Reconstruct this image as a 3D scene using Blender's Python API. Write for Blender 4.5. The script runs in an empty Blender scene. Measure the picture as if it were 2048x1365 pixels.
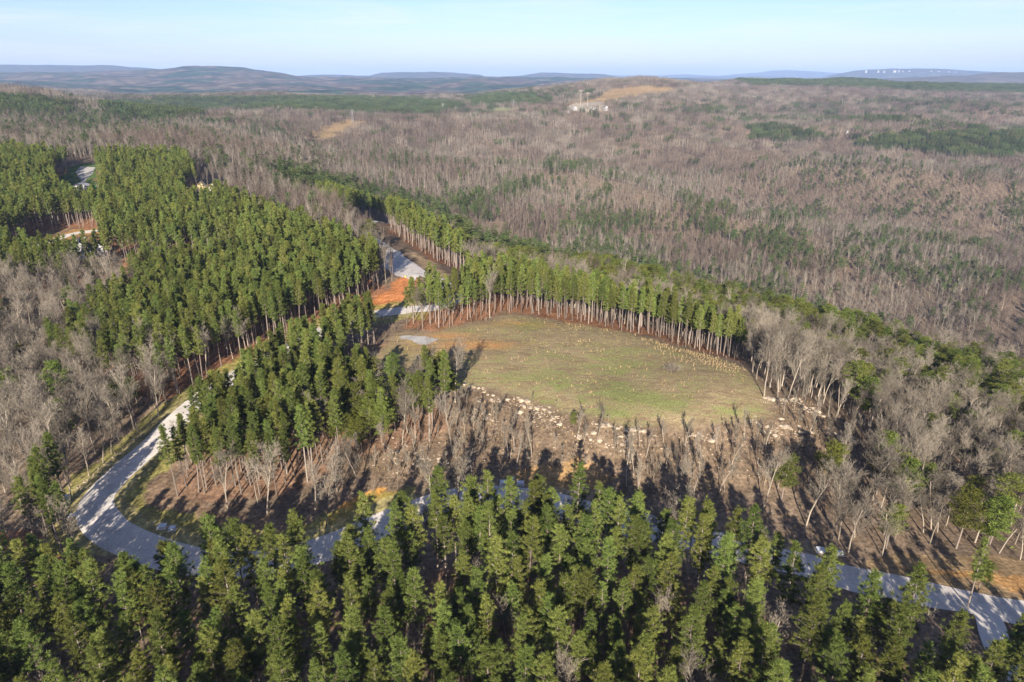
import bpy, math, random
import numpy as np
from mathutils import Vector, Matrix
random.seed(7)
RNG = np.random.default_rng(11)
S = bpy.context.scene
COL = S.collection

# ------------------------------------------------------------------ camera
H = 90.0
PITCH = math.atan((682.5 - 150.0) / 1365.333)
cam_d = bpy.data.cameras.new('camera')
cam = bpy.data.objects.new('camera', cam_d); COL.objects.link(cam)
cam.location = (0, 0, H)
cam.rotation_euler = (math.radians(90) - PITCH, 0, 0)
cam_d.lens = 24.0; cam_d.sensor_width = 36.0
cam_d.clip_start = 1.0; cam_d.clip_end = 120000.0
S.camera = cam
S.render.resolution_x = 1024; S.render.resolution_y = 682
# ------------------------------------------------------------------ sun + sky
SUN_EL = 22.0; SUN_AZ = 6.0        # light travels towards +Y, a little towards +X
ld = Vector((math.sin(math.radians(SUN_AZ)) * math.cos(math.radians(SUN_EL)),
             math.cos(math.radians(SUN_AZ)) * math.cos(math.radians(SUN_EL)), -math.sin(math.radians(SUN_EL))))
sd = bpy.data.lights.new('sun', 'SUN'); sd.energy = 5.0; sd.angle = math.radians(0.5); sd.color = (1.0, 0.88, 0.73)
sun = bpy.data.objects.new('sun', sd); COL.objects.link(sun)
sun.rotation_euler = ld.to_track_quat('-Z', 'Y').to_euler(); sun.location = (0, -100, 300)
W = bpy.data.worlds.new('World'); S.world = W; W.use_nodes = True
nt = W.node_tree; nt.nodes.clear()
out = nt.nodes.new('ShaderNodeOutputWorld'); bg = nt.nodes.new('ShaderNodeBackground')
sky = nt.nodes.new('ShaderNodeTexSky'); sky.sky_type = 'NISHITA'; sky.sun_disc = False
sky.sun_elevation = math.radians(SUN_EL); sky.sun_rotation = math.radians(180 + SUN_AZ)
sky.altitude = 500; sky.air_density = 1.0; sky.dust_density = 0.8; sky.ozone_density = 1.5
tc = nt.nodes.new('ShaderNodeTexCoord'); mp = nt.nodes.new('ShaderNodeMapping')
mp.inputs['Rotation'].default_value = (0, 0.02, 0); mp.inputs['Scale'].default_value = (2.0, 2.0, 26.0)
nz = nt.nodes.new('ShaderNodeTexNoise'); nz.inputs['Scale'].default_value = 1.6; nz.inputs['Detail'].default_value = 7; nz.inputs['Roughness'].default_value = 0.6
nz.inputs['Distortion'].default_value = 0.6
rp = nt.nodes.new('ShaderNodeValToRGB'); rp.color_ramp.elements[0].position = 0.45; rp.color_ramp.elements[1].position = 0.70
rp.color_ramp.elements[0].color = (0, 0, 0, 1); rp.color_ramp.elements[1].color = (0.5, 0.5, 0.5, 1)
mx = nt.nodes.new('ShaderNodeMixRGB'); mx.inputs['Color2'].default_value = (8.6, 8.4, 8.4, 1)
nt.links.new(tc.outputs['Generated'], mp.inputs['Vector']); nt.links.new(mp.outputs[0], nz.inputs['Vector'])
nt.links.new(nz.outputs['Fac'], rp.inputs['Fac']); nt.links.new(rp.outputs[0], mx.inputs['Fac'])
nt.links.new(sky.outputs[0], mx.inputs['Color1']); tn = nt.nodes.new('ShaderNodeMixRGB'); tn.blend_type = 'MULTIPLY'; tn.inputs[0].default_value = 1; tn.inputs[2].default_value = (.74, .80, 1.06, 1)
nt.links.new(mx.outputs[0], tn.inputs[1]); nt.links.new(tn.outputs[0], bg.inputs['Color'])
bg.inputs['Strength'].default_value = 0.05
nt.links.new(bg.outputs[0], out.inputs['Surface'])
S.view_settings.view_transform = 'Standard'; S.view_settings.look = 'None'; S.view_settings.gamma = 1
S.view_settings.exposure = 1.6
S.cycles.max_bounces = 5; S.cycles.diffuse_bounces = 2; S.cycles.transmission_bounces = 2; S.cycles.volume_bounces = 0
S.cycles.transparent_max_bounces = 4; S.cycles.glossy_bounces = 1

# ------------------------------------------------------------------ noise + projection helpers
_perm = np.random.default_rng(5).random((256, 256))
def vnoise(x, y):
    xi = np.floor(x).astype(int); yi = np.floor(y).astype(int)
    fx = x - xi; fy = y - yi; fx = fx*fx*(3-2*fx); fy = fy*fy*(3-2*fy)
    a = _perm[xi & 255, yi & 255]; b = _perm[(xi+1) & 255, yi & 255]
    c = _perm[xi & 255, (yi+1) & 255]; d = _perm[(xi+1) & 255, (yi+1) & 255]
    return (a*(1-fx)+b*fx)*(1-fy) + (c*(1-fx)+d*fx)*fy
def fbm(x, y, o=4):
    s = 0; a = 1; t = 0
    for k in range(o):
        s = s + a*vnoise(x*2**k + 17.3*k, y*2**k + 9.1*k); t += a; a *= .5
    return s/t
CP, SP = math.cos(PITCH), math.sin(PITCH); F = 1365.333
def project(x, y, z):                       # world -> photo pixel (2048 wide)
    d = y*CP - (z-H)*SP
    v = y*SP + (z-H)*CP
    return 1024 + F*x/d, 682.5 - F*v/d, d
def ray(px, py):
    a = (px-1024)/F; b = (682.5-py)/F
    return np.array([a, CP + b*SP, -SP + b*CP])

# ------------------------------------------------------------------ terrain: smooth surface through surveyed points
ctl = []
def cz(px, py, z):
    r = ray(px, py); t = (z-H)/r[2]; ctl.append((r[0]*t, r[1]*t, z))
def cy(px, py, Y):
    r = ray(px, py); t = Y/r[1]; ctl.append((r[0]*t, Y, H + r[2]*t))
def cu(px, Y, z):                           # column given by its horizon pixel
    ctl.append(((px-1024)/F*CP*Y, Y, z))
for px in (-400, 300, 1000, 1700, 2500): cu(px, 28, -13.5); cu(px, 60, -13); cu(px, 95, -12)
for p in [(1000,990,-8.5),(600,1110,-10.5),(800,1040,-9.5),(230,1000,-9),(200,1060,-9.8),(350,1100,-10.4),(330,870,-6.5),(400,790,-4.5),(540,700,-2.5),(700,635,-1),
          (830,545,0),(1300,1050,-10),(1620,1125,-10.5),(1850,1185,-11.5),(2048,1230,-12),
          (800,670,0),(1000,640,0),(1250,670,-.3),(1480,738,-.8),(1000,760,0),(1200,845,-.6),(1400,845,-.8),(1250,750,.4),(1530,800,-1),(930,765,-.4),(780,740,-.6),
          (1000,935,-7),(1200,935,-7.3),(800,950,-7.5),(600,1000,-8.8),(400,1020,-9),(1400,960,-8),(700,880,-4.5),(500,850,-5.5),(620,760,-2.6),
          (1700,880,-9),(1600,960,-9.5),(1750,1020,-11),(1950,1110,-12.5),(1950,960,-19),(1940,860,-27),(1620,830,-4),
          (1000,600,0),(900,560,0),(100,700,-8),(30,580,-4),(100,480,0),(200,450,2),(0,800,-9.5),(100,900,-9),(0,1000,-10.5),(-150,900,-11),
          (400,500,0),(600,520,0),(250,600,-3),(300,700,-5),(0,400,9),(400,400,5),(700,440,0),(760,480,0),(170,378,8),(-150,500,2)]: cz(*p)
for p in [(1000,560,380),(1000,505,520),(1280,610,340),(1280,578,430),(1500,680,320),(1500,640,400),(1700,765,270),(1700,690,390),(1900,805,245),(1900,735,335),(2060,800,290),
          (1950,655,600),(1950,500,850),(1950,400,1100),(1950,300,1500),(1950,262,1800),(1900,205,2600),(1800,172,3600),
          (1500,562,650),(1500,500,800),(1500,400,1100),(1500,300,1500),(1500,262,1800),(1500,205,2600),(1550,170,3600),
          (1000,440,800),(1000,380,1000),(1000,300,1400),(1000,250,1800),(1000,225,2200),(1000,208,2600),(1200,178,2600),(1300,172,2800),(1200,200,2200),(1350,240,1900),
          (620,408,560),(600,375,650),(600,330,900),(600,290,1300),(620,262,1500),(600,235,1900),(600,215,2300),(600,203,2700),
          (200,335,600),(200,312,700),(200,265,1000),(200,228,1700),(200,212,2300),(400,205,2700),(0,197,1500),(60,215,1300),(0,330,600),(900,205,2700),
          (400,300,900),(300,184,5000),(300,165,6500),(600,184,5000),(600,170,6500),(900,188,5000),(900,170,6500),(750,165,7500),
          (0,150,7800),(200,146,8200),(300,140,8600),(400,134,8600),(450,135,8700),(520,142,8700),(560,146,8900),(600,154,9000),(700,157,9000),(900,158,9000),(1100,158,9000),
          (2300,300,1500),(2300,500,850),(2300,700,520),(-250,300,900),(-250,210,2000),(-250,165,6500)]: cy(*p)
for p in [(2000,480,-140),(1750,500,-128),(1500,525,-108),(1250,560,-95),(1000,640,-88),(800,820,-60),(600,1080,-45),(380,820,5),(200,850,4),
          (300,3500,-25),(600,3500,-30),(900,3500,-20),(0,3400,10),(1200,3500,40),(1600,5000,20),(2000,5200,10),(1300,6000,-10),(2300,5000,0),(2300,9000,0),(1600,9000,0),
          (400,12000,20),(1000,12000,20),(1700,12000,20),(-300,12000,20)]: cu(*p)
ctl = np.array(ctl)
def uv(x, y): return np.stack([x/np.maximum(y, 1)*1.6, np.log(np.maximum(y, 10.0))], -1)
cuv = uv(ctl[:, 0], ctl[:, 1])
def phi(r2): return 0.5*r2*np.log(r2 + 1e-12)
n = len(ctl)
A = np.zeros((n+3, n+3)); dd = ((cuv[:, None]-cuv[None])**2).sum(-1)
A[:n, :n] = phi(dd) + np.eye(n)*1e-4
A[:n, n] = 1; A[:n, n+1:] = cuv; A[n, :n] = 1; A[n+1:, :n] = cuv.T
sol = np.linalg.solve(A, np.concatenate([ctl[:, 2]/ (1+ctl[:,1]/1500), [0, 0, 0]]))
def zt(x, y):
    x = np.asarray(x, float); y = np.asarray(y, float); sh = x.shape
    x = x.ravel(); y = y.ravel(); o = np.empty(len(x))
    for i in range(0, len(x), 20000):
        q = uv(x[i:i+20000], y[i:i+20000])
        o[i:i+20000] = phi(((q[:, None]-cuv[None])**2).sum(-1)) @ sol[:n] + sol[n] + q @ sol[n+1:]
    o *= (1 + y/1500)
    far = np.clip((y-500)/1200, 0, 1)
    o += far*(fbm(x/300+3, y/300, 4)-.5)*62*np.clip(1-(y-3800)/1500, 0.25, 1)*np.clip((y-480)/500, .25, 1)
    rg = 1-np.abs(2*fbm((x+y*.55)/520+11, (y-x*.3)/700+2, 2)-1)*2.2
    o += np.clip((y-620)/300, 0, 1)*np.clip((2700-y)/900, 0, 1)*(rg-.55)*34
    o += np.clip((y-3500)/2500, 0, 1)*(fbm(x/420+8, y/420+4, 4)-.5)*70
    o += np.clip((y-230)/150, 0, 1)*(1-far)*(fbm(x/40, y/40, 3)-.5)*3
    o += (fbm(x/9, y/9, 3)-.5)*.5
    return o.reshape(sh)
# grid in (u, log y)
NU, NY = 300, 700
U = np.linspace(-1.25, 1.25, NU); LY = np.linspace(math.log(24), math.log(12500), NY)
GY, GU = np.meshgrid(np.exp(LY), U, indexing='ij'); GX = GU*GY
GZ = zt(GX, GY)
dU = U[1]-U[0]; dL = LY[1]-LY[0]
def height(x, y):
    x = np.asarray(x, float); y = np.asarray(y, float)
    fu = np.clip((x/y - U[0])/dU, 0, NU-1.001); fl = np.clip((np.log(y)-LY[0])/dL, 0, NY-1.001)
    i = fl.astype(int); j = fu.astype(int); a = fl-i; b = fu-j
    return (GZ[i, j]*(1-b)+GZ[i, j+1]*b)*(1-a) + (GZ[i+1, j]*(1-b)+GZ[i+1, j+1]*b)*a
YS = np.exp(np.linspace(math.log(26), math.log(12000), 5000))
def pick(px, py, h=0.0):                    # ground point whose top (h above ground) lies on this sight line
    r = ray(px, py); x = r[0]/r[1]*YS; zl = H + r[2]/r[1]*YS
    g = height(x, YS) + h
    k = np.argmax(g >= zl)
    if g[k] < zl[k]: k = np.argmin(zl - g)
    return x[k], YS[k], height(x[k], YS[k])
def wpoly(pts):
    return np.array([pick(*p)[:2] for p in pts])
def inside(poly, x, y):
    r = np.zeros(np.shape(x), bool); n = len(poly); j = n-1
    for i in range(n):
        xi, yi = poly[i]; xj, yj = poly[j]
        if yi != yj:
            c = ((yi > y) != (yj > y)) & (x < (xj-xi)*(y-yi)/(yj-yi)+xi); r ^= c
        j = i
    return r
def spline(pts, step=2.0):
    p = np.array(pts); p = np.vstack([2*p[0]-p[1], p, 2*p[-1]-p[-2]]); o = []
    for i in range(1, len(p)-2):
        L = max(2, int(np.linalg.norm(p[i+1]-p[i])/step))
        for k in range(L):
            t = k/L; a, b, c, d = p[i-1:i+3]
            o.append(.5*((2*b)+(-a+c)*t+(2*a-5*b+4*c-d)*t*t+(-a+3*b-3*c+d)*t**3))
    o.append(p[-2]); return np.array(o)
def dist_line(line, x, y):
    x = np.asarray(x); y = np.asarray(y); sh = x.shape; x = x.ravel(); y = y.ravel(); d = np.full(len(x), 1e9)
    bx0, by0 = line.min(0)-40; bx1, by1 = line.max(0)+40
    m = (x > bx0) & (x < bx1) & (y > by0) & (y < by1); idx = np.nonzero(m)[0]
    for i in range(0, len(idx), 20000):
        q = idx[i:i+20000]
        d[q] = np.sqrt(((np.stack([x[q], y[q]], -1)[:, None]-line[None])**2).sum(-1).min(1))
    return d.reshape(sh)

# ------------------------------------------------------------------ plan of the place
ROAD = spline(wpoly([(2250,1275),(2048,1228),(1850,1188),(1700,1157),(1620,1133),(1450,1091),(1300,1056),(1150,1021),(1000,997),(900,1003),(800,1035),(650,1098),(520,1128),(400,1125),(300,1100),
    (225,1065),(190,1018),(212,975),(260,930),(310,885),(350,845),(400,802),(470,755),(560,707),(680,648),(760,628),(820,620)]))
LANE = spline(wpoly([(820,620),(870,616),(905,602),(905,582),(880,562),(840,545),(805,520),(775,498),(735,470),(700,450)]))
DRIVE = spline(wpoly([(1952,1208),(1978,1240),(1990,1280),(2010,1325),(2060,1372),(2200,1420)]), 1.0)
FARLANE = spline(wpoly([(715,446),(745,446),(780,447)]))
LEFTLANE = spline(wpoly([(-60,535),(0,516),(40,503),(90,486),(150,468),(200,462)]))
FIELD = wpoly([(690,745),(760,700),(800,668),(860,668),(960,648),(1010,632),(1100,640),(1180,652),(1260,668),(1330,690),(1420,712),(1490,738),(1530,790),(1545,830),(1420,850),(1250,854),(1150,830),(1050,795),(950,768),(915,785),(700,800)])
PADG = wpoly([(795,674),(812,671),(850,673),(878,679),(868,687),(850,693),(836,691),(822,683),(800,679)])
CLAY = wpoly([(700,640),(740,600),(780,575),(800,552),(835,560),(815,590),(800,612),(760,640)])
GRAV1 = wpoly([(765,500),(800,503),(853,547),(828,564),(790,553),(765,535)])
RIM = wpoly([(880,740),(1000,755),(1150,810),(1300,840),(1560,800),(1560,850),(1420,885),(1200,880),(1080,850),(940,815),(880,790)])
SLOPE = wpoly([(920,770),(1050,800),(1150,835),(1250,858),(1420,855),(1540,830),(1600,795),(1720,870),(1790,940),(1650,960),(1500,990),(1300,1000),(1100,965),(900,955),(740,965),(650,965),(700,920),(900,860)])
BEND = wpoly([(230,1045),(262,960),(300,910),(340,880),(350,985),(420,1020),(560,1030),(640,1050),(600,1095),(330,1080)])
VERGE = wpoly([(1740,1115),(1850,1108),(2200,1150),(2200,1260),(1850,1175),(1700,1140)])
LAWN = wpoly([(2012,1250),(2048,1262),(2200,1290),(2200,1420),(2060,1345),(2025,1310)])
TANL = wpoly([(-60,745),(0,712),(60,686),(100,670),(90,700),(30,725),(-60,770)])
BANK = wpoly([(655,1040),(700,1000),(760,980),(790,985),(740,1020),(680,1055)])
BANK2 = wpoly([(1000,950),(1100,925),(1180,930),(1240,950),(1210,980),(1060,975)])
REEDS = wpoly([(1290,678),(1340,690),(1420,712),(1500,742),(1480,755),(1400,740),(1330,715)])
PINES = {
 'front': wpoly([(-200,1060,20),(0,1050,20),(60,1040,20),(150,1040,20),(190,1075,20),(250,1110,20),(330,1070,20),(390,1050,20),(470,1085,20),(560,1060,20),(640,1075,20),(720,1040,20),(860,990,20),(940,960,20),(1000,975,20),(1110,950,20),(1200,970,20),(1310,990,20),(1440,1020,20),(1530,1055,20),(1590,1095,20),(1700,1128,20),(1760,1140,20),(1880,1180,20),(1975,1200,20),(1975,1320,0)])[:, :2],
 'left': wpoly([(-200,285,20),(100,287,20),(210,288,20),(370,292,20),(400,348,20),(480,372,20),(600,412,20),(680,440,20),(740,470,20),(772,498,20),(776,600,0),(730,625,0),(660,662,0),(580,690,0),(500,725,0),(440,752,0),(395,775,0),(330,800,0),(200,790,0),(90,735,0),(100,640,20),(150,600,20),(200,560,20),(290,520,20),(200,490,20),(-200,520,20)]),
 'middle': wpoly([(335,890,13),(380,818,13),(430,765,13),(540,696,13),(640,646,13),(720,616,13),(785,618,13),(783,688,0),(740,712,0),(695,742,0),(665,785,0),(790,815,0),(880,815,0),(915,840,0),(890,880,0),(800,900,0),(700,915,0),(650,960,0),(590,985,0),(480,1003,0),(390,1012,0),(350,990,0)]),
 'back': (lambda f, dp: np.vstack([f, (f+np.array([[.12*q, q] for q in dp]))[::-1]]))(wpoly([(810,655),(880,664),(960,640),(1010,624),(1080,632),(1150,648),(1230,664),(1300,672),(1400,703),(1490,728)]), (30, 48, 55, 50, 36, 28, 26, 24, 22, 16)),
 'upper': (lambda f, dp: np.vstack([f, (f+np.array([[.05*q, q] for q in dp]))[::-1]]))(wpoly([(925,545),(872,522),(820,492),(782,466),(774,443),(700,437),(630,408)]), (30, 48, 58, 62, 62, 55, 40)),
 'edge': wpoly([(-60,960,20),(20,955,20),(110,965,20),(135,1010,0),(60,1060,0),(-60,1060,0)]),
}
PNAMES = list(PINES)
FARPX = [np.array([(1485.,248.),(1530.,246.),(1620.,255.),(1662.,268.),(1600.,280.),(1505.,278.)]), np.array([(1700.,272.),(1800.,262.),(2300.,262.),(2300.,312.),(1950.,308.),(1800.,296.),(1720.,287.)]),
        np.array([(1470.,158.),(1560.,153.),(1750.,158.),(2300.,172.),(2300.,192.),(1950.,184.),(1700.,174.),(1500.,168.)]),
        np.array([(190.,207.),(330.,196.),(600.,192.),(830.,196.),(930.,210.),(870.,226.),(700.,224.),(560.,216.),(440.,218.),(300.,245.),(235.,230.)]),
        np.array([(930.,196.),(1000.,185.),(1110.,192.),(1080.,205.),(950.,210.)]),
        np.array([(-100.,190.),(60.,190.),(110.,203.),(180.,205.),(120.,220.),(-100.,222.)])]
CLEARPX = [np.array([(606,278),(640,255),(690,238),(745,240),(700,254),(660,280)]), np.array([(1120,206),(1180,197),(1225,176),(1290,171),(1365,174),(1330,184),(1260,192),(1200,206)]),
         np.array([(960,218),(1010,214),(1050,216),(1010,224),(960,222)])]
LOTS = [wpoly([(112,362,0),(160,326,0),(195,328,0),(200,360,0),(215,385,0),(205,428,0),(150,428,0),(120,395,0)]), wpoly([(20,500),(60,470),(150,455),(200,470),(215,520),(170,545),(110,540),(40,530)]),
        wpoly([(372,385),(430,373),(445,392),(430,428),(380,430)]), wpoly([(1130,215),(1210,205),(1215,222),(1135,226)])]
LOTGREY = wpoly([(150,345),(160,333),(192,335),(185,350),(165,368)])
STRIPB = wpoly([(130,505,15),(230,470,15),(320,478,15),(420,455,15),(480,455,15),(470,500,10),(330,520,10),(250,545,10),(150,600,10)])
GAPF = wpoly([(185,1120),(240,1095),(300,1105),(290,1150),(250,1240),(190,1235)])

# ------------------------------------------------------------------ materials
def new_mat(name):
    m = bpy.data.materials.new(name); m.use_nodes = True; t = m.node_tree; t.nodes.clear()
    o = t.nodes.new('ShaderNodeOutputMaterial'); return m, t, o
def simple(name, col, rough=.8, var=.15, scale=3.0, spec=.2, bump=0):
    m, t, o = new_mat(name); b = t.nodes.new('ShaderNodeBsdfPrincipled'); t.links.new(b.outputs[0], o.inputs[0])
    b.inputs['Roughness'].default_value = rough; b.inputs['Specular IOR Level'].default_value = spec
    g = t.nodes.new('ShaderNodeNewGeometry'); nz = t.nodes.new('ShaderNodeTexNoise'); nz.inputs['Scale'].default_value = scale; nz.inputs['Detail'].default_value = 5
    t.links.new(g.outputs['Position'], nz.inputs['Vector'])
    r = t.nodes.new('ShaderNodeValToRGB'); r.color_ramp.elements[0].position = .3; r.color_ramp.elements[1].position = .7
    r.color_ramp.elements[0].color = tuple(c*(1-var) for c in col)+(1,); r.color_ramp.elements[1].color = tuple(min(1, c*(1+var)) for c in col)+(1,)
    t.links.new(nz.outputs['Fac'], r.inputs['Fac']); t.links.new(r.outputs[0], b.inputs['Base Color'])
    if bump:
        bp = t.nodes.new('ShaderNodeBump'); bp.inputs['Strength'].default_value = bump; bp.inputs['Distance'].default_value = .1
        t.links.new(nz.outputs['Fac'], bp.inputs['Height']); t.links.new(bp.outputs[0], b.inputs['Normal'])
    return m
def foliage(name, c1, c2, trans=.25, rnd=.3):
    """leaf material: colour varies by tree and by needle tuft (mesh attribute 'tuft')"""
    m, t, o = new_mat(name)
    at = t.nodes.new('ShaderNodeAttribute'); at.attribute_name = 'tuft'
    oi = t.nodes.new('ShaderNodeObjectInfo')
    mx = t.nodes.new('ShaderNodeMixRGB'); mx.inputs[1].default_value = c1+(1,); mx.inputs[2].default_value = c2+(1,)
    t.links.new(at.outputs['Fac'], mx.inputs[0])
    hs = t.nodes.new('ShaderNodeHueSaturation')
    mr = t.nodes.new('ShaderNodeMapRange'); mr.inputs['To Min'].default_value = 1-rnd; mr.inputs['To Max'].default_value = 1+rnd
    mh = t.nodes.new('ShaderNodeMapRange'); mh.inputs['To Min'].default_value = .478; mh.inputs['To Max'].default_value = .525
    ml = t.nodes.new('ShaderNodeMath'); ml.operation = 'MULTIPLY'; ml.inputs[1].default_value = 7.31
    fr = t.nodes.new('ShaderNodeMath'); fr.operation = 'FRACT'
    t.links.new(oi.outputs['Random'], mr.inputs['Value']); t.links.new(oi.outputs['Random'], ml.inputs[0]); t.links.new(ml.outputs[0], fr.inputs[0]); t.links.new(fr.outputs[0], mh.inputs['Value'])
    t.links.new(mr.outputs[0], hs.inputs['Value']); t.links.new(mh.outputs[0], hs.inputs['Hue']); t.links.new(mx.outputs[0], hs.inputs['Color'])
    d = t.nodes.new('ShaderNodeBsdfDiffuse'); tr = t.nodes.new('ShaderNodeBsdfTranslucent'); mm = t.nodes.new('ShaderNodeMixShader'); mm.inputs[0].default_value = trans
    for n_ in (d, tr): t.links.new(hs.outputs[0], n_.inputs['Color'])
    t.links.new(d.outputs[0], mm.inputs[1]); t.links.new(tr.outputs[0], mm.inputs[2]); t.links.new(mm.outputs[0], o.inputs[0])
    return m
def barkmat(name, c1, c2, rnd=.2):
    m, t, o = new_mat(name); d = t.nodes.new('ShaderNodeBsdfDiffuse'); t.links.new(d.outputs[0], o.inputs[0])
    at = t.nodes.new('ShaderNodeAttribute'); at.attribute_name = 'tuft'
    mx = t.nodes.new('ShaderNodeMixRGB'); mx.inputs[1].default_value = c1+(1,); mx.inputs[2].default_value = c2+(1,); t.links.new(at.outputs['Fac'], mx.inputs[0])
    oi = t.nodes.new('ShaderNodeObjectInfo'); hs = t.nodes.new('ShaderNodeHueSaturation')
    mr = t.nodes.new('ShaderNodeMapRange'); mr.inputs['To Min'].default_value = 1-rnd; mr.inputs['To Max'].default_value = 1+rnd
    t.links.new(oi.outputs['Random'], mr.inputs['Value']); t.links.new(mr.outputs[0], hs.inputs['Value']); t.links.new(mx.outputs[0], hs.inputs['Color']); t.links.new(hs.outputs[0], d.inputs['Color'])
    return m
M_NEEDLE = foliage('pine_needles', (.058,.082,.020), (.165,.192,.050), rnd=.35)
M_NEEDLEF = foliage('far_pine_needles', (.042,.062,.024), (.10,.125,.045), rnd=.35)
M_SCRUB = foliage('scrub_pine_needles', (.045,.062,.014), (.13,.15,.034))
M_PBARK = barkmat('pine_bark', (.12,.098,.083), (.20,.17,.15))
M_BARK = barkmat('grey_bark', (.11,.09,.07), (.26,.225,.185), .3)
M_TWIG = barkmat('twigs', (.083,.071,.056), (.22,.195,.16), .4)
M_TWIGF = barkmat('far_twigs', (.065,.055,.045), (.18,.16,.135), .5)
M_BARKF = barkmat('far_grey_bark', (.095,.08,.064), (.215,.19,.158), .45)
M_TWIGR = barkmat('reddish_far_twigs', (.052,.041,.034), (.13,.105,.088), .5)
M_BARKR = barkmat('brown_far_bark', (.075,.058,.046), (.17,.138,.112), .45)
M_STEM = barkmat('brown_stems', (.085,.066,.050), (.20,.165,.128), .35)
M_GRASS = barkmat('dry_grass_blades', (.24,.17,.09), (.42,.32,.19), .2)
M_ROCK = simple('sandstone', (.29,.24,.18), .9, .55, .6, bump=.9)
M_GRAVEL = simple('gravel', (.50,.48,.46), .95, .10, 1.3)
M_CONC = simple('concrete', (.44,.42,.39), .85, .06, 1.0)
M_WHITE = simple('white_paint', (.42,.41,.39), .6, .04)
M_DARKROOF = simple('dark_shingles', (.05,.055,.07), .8, .2, 2)
M_GREYROOF = simple('grey_shingles', (.30,.30,.31), .8, .15, 2)
M_GREEN = simple('green_sheeting', (.03,.30,.10), .6, .1)
M_RED = simple('red_paint', (.5,.06,.04), .5, .1)
M_TIMBER = simple('raw_timber', (.60,.47,.24), .8, .1)
M_YEL = simple('yellow_paint', (.7,.42,.04), .5, .1)
M_FARWALL = simple('weathered_pale_wall', (.26,.25,.235), .7, .1)
M_STEEL = simple('galvanised_steel', (.22,.22,.22), .5, .05)
M_POLE = simple('weathered_pole', (.34,.30,.26), .8, .1)
M_BOXG = simple('utility_box_lid', (.42,.45,.50), .35, .05, spec=.5)
M_DARK = simple('dark_opening', (.03,.03,.035), .3, .1)

# ------------------------------------------------------------------ object helpers
def mesh_from(name, verts, faces, mats=(), attr=None, midx=None, smooth=False):
    me = bpy.data.meshes.new(name); me.from_pydata([tuple(v) for v in verts], [], faces)
    for m in mats: me.materials.append(m)
    if attr is not None:
        a = me.attributes.new('tuft', 'FLOAT', 'FACE'); a.data.foreach_set('value', np.asarray(attr, dtype=np.float32))
    if midx is not None: me.polygons.foreach_set('material_index', midx)
    if smooth: me.polygons.foreach_set('use_smooth', [True]*len(faces))
    me.update(); return me
def obj(name, me, parent=None, loc=(0,0,0), rz=0, sc=1):
    o = bpy.data.objects.new(name, me); COL.objects.link(o); o.location = loc; o.rotation_euler = (0, 0, rz)
    o.scale = (sc,)*3 if not hasattr(sc, '__len__') else sc
    if parent: o.parent = parent
    return o
def tag(o, label, cat, group=None, kind=None):
    if label: o['label'] = label
    if cat: o['category'] = cat
    if group: o['group'] = group
    if kind: o['kind'] = kind
    return o
class MB:
    def __init__(s): s.v = []; s.f = []; s.a = []
    def box(s, x0, x1, y0, y1, z0, z1):
        b = len(s.v); s.v += [(x0,y0,z0),(x1,y0,z0),(x1,y1,z0),(x0,y1,z0),(x0,y0,z1),(x1,y0,z1),(x1,y1,z1),(x0,y1,z1)]
        s.f += [(b,b+3,b+2,b+1),(b+4,b+5,b+6,b+7),(b,b+1,b+5,b+4),(b+1,b+2,b+6,b+5),(b+2,b+3,b+7,b+6),(b+3,b,b+4,b+7)]; s.a += [0]*6
    def tube(s, pts, rads, k=6, a=0.5):
        pts = [Vector(p) for p in pts]; b = len(s.v)
        for i, p in enumerate(pts):
            d = (pts[min(i+1, len(pts)-1)]-pts[max(i-1, 0)]).normalized()
            u = d.orthogonal().normalized() if abs(d.z) < .95 else Vector((1, 0, 0)); u = (u - d*u.dot(d)).normalized(); w = d.cross(u)
            for j in range(k):
                t = 2*math.pi*j/k; s.v.append(tuple(p + (u*math.cos(t)+w*math.sin(t))*rads[i]))
        for i in range(len(pts)-1):
            for j in range(k):
                s.f.append((b+i*k+j, b+i*k+(j+1) % k, b+(i+1)*k+(j+1) % k, b+(i+1)*k+j)); s.a.append(a)
    def tri(s, p, q, r, a=.5):
        b = len(s.v); s.v += [tuple(p), tuple(q), tuple(r)]; s.f.append((b, b+1, b+2)); s.a.append(a)
    def blade(s, p, q, w, a=.5):
        d = (q-p); o = d.cross(Vector((random.gauss(0,1), random.gauss(0,1), random.gauss(0,1))))
        if o.length < 1e-6: return
        o = o.normalized()*w*.5; s.tri(p-o, p+o, q, a)
    def prism(s, prof, y0, y1):       # profile in xz swept along y
        b = len(s.v); k = len(prof); s.v += [(x, y0, z) for x, z in prof]+[(x, y1, z) for x, z in prof]
        s.f += [tuple(range(b, b+k)), tuple(range(b+2*k-1, b+k-1, -1))]+[(b+i, b+k+i, b+k+(i+1) % k, b+(i+1) % k) for i in range(k)]; s.a += [0]*(k+2)
    def mesh(s, name, mat): return mesh_from(name, s.v, s.f, (mat,) if mat else (), s.a)

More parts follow.
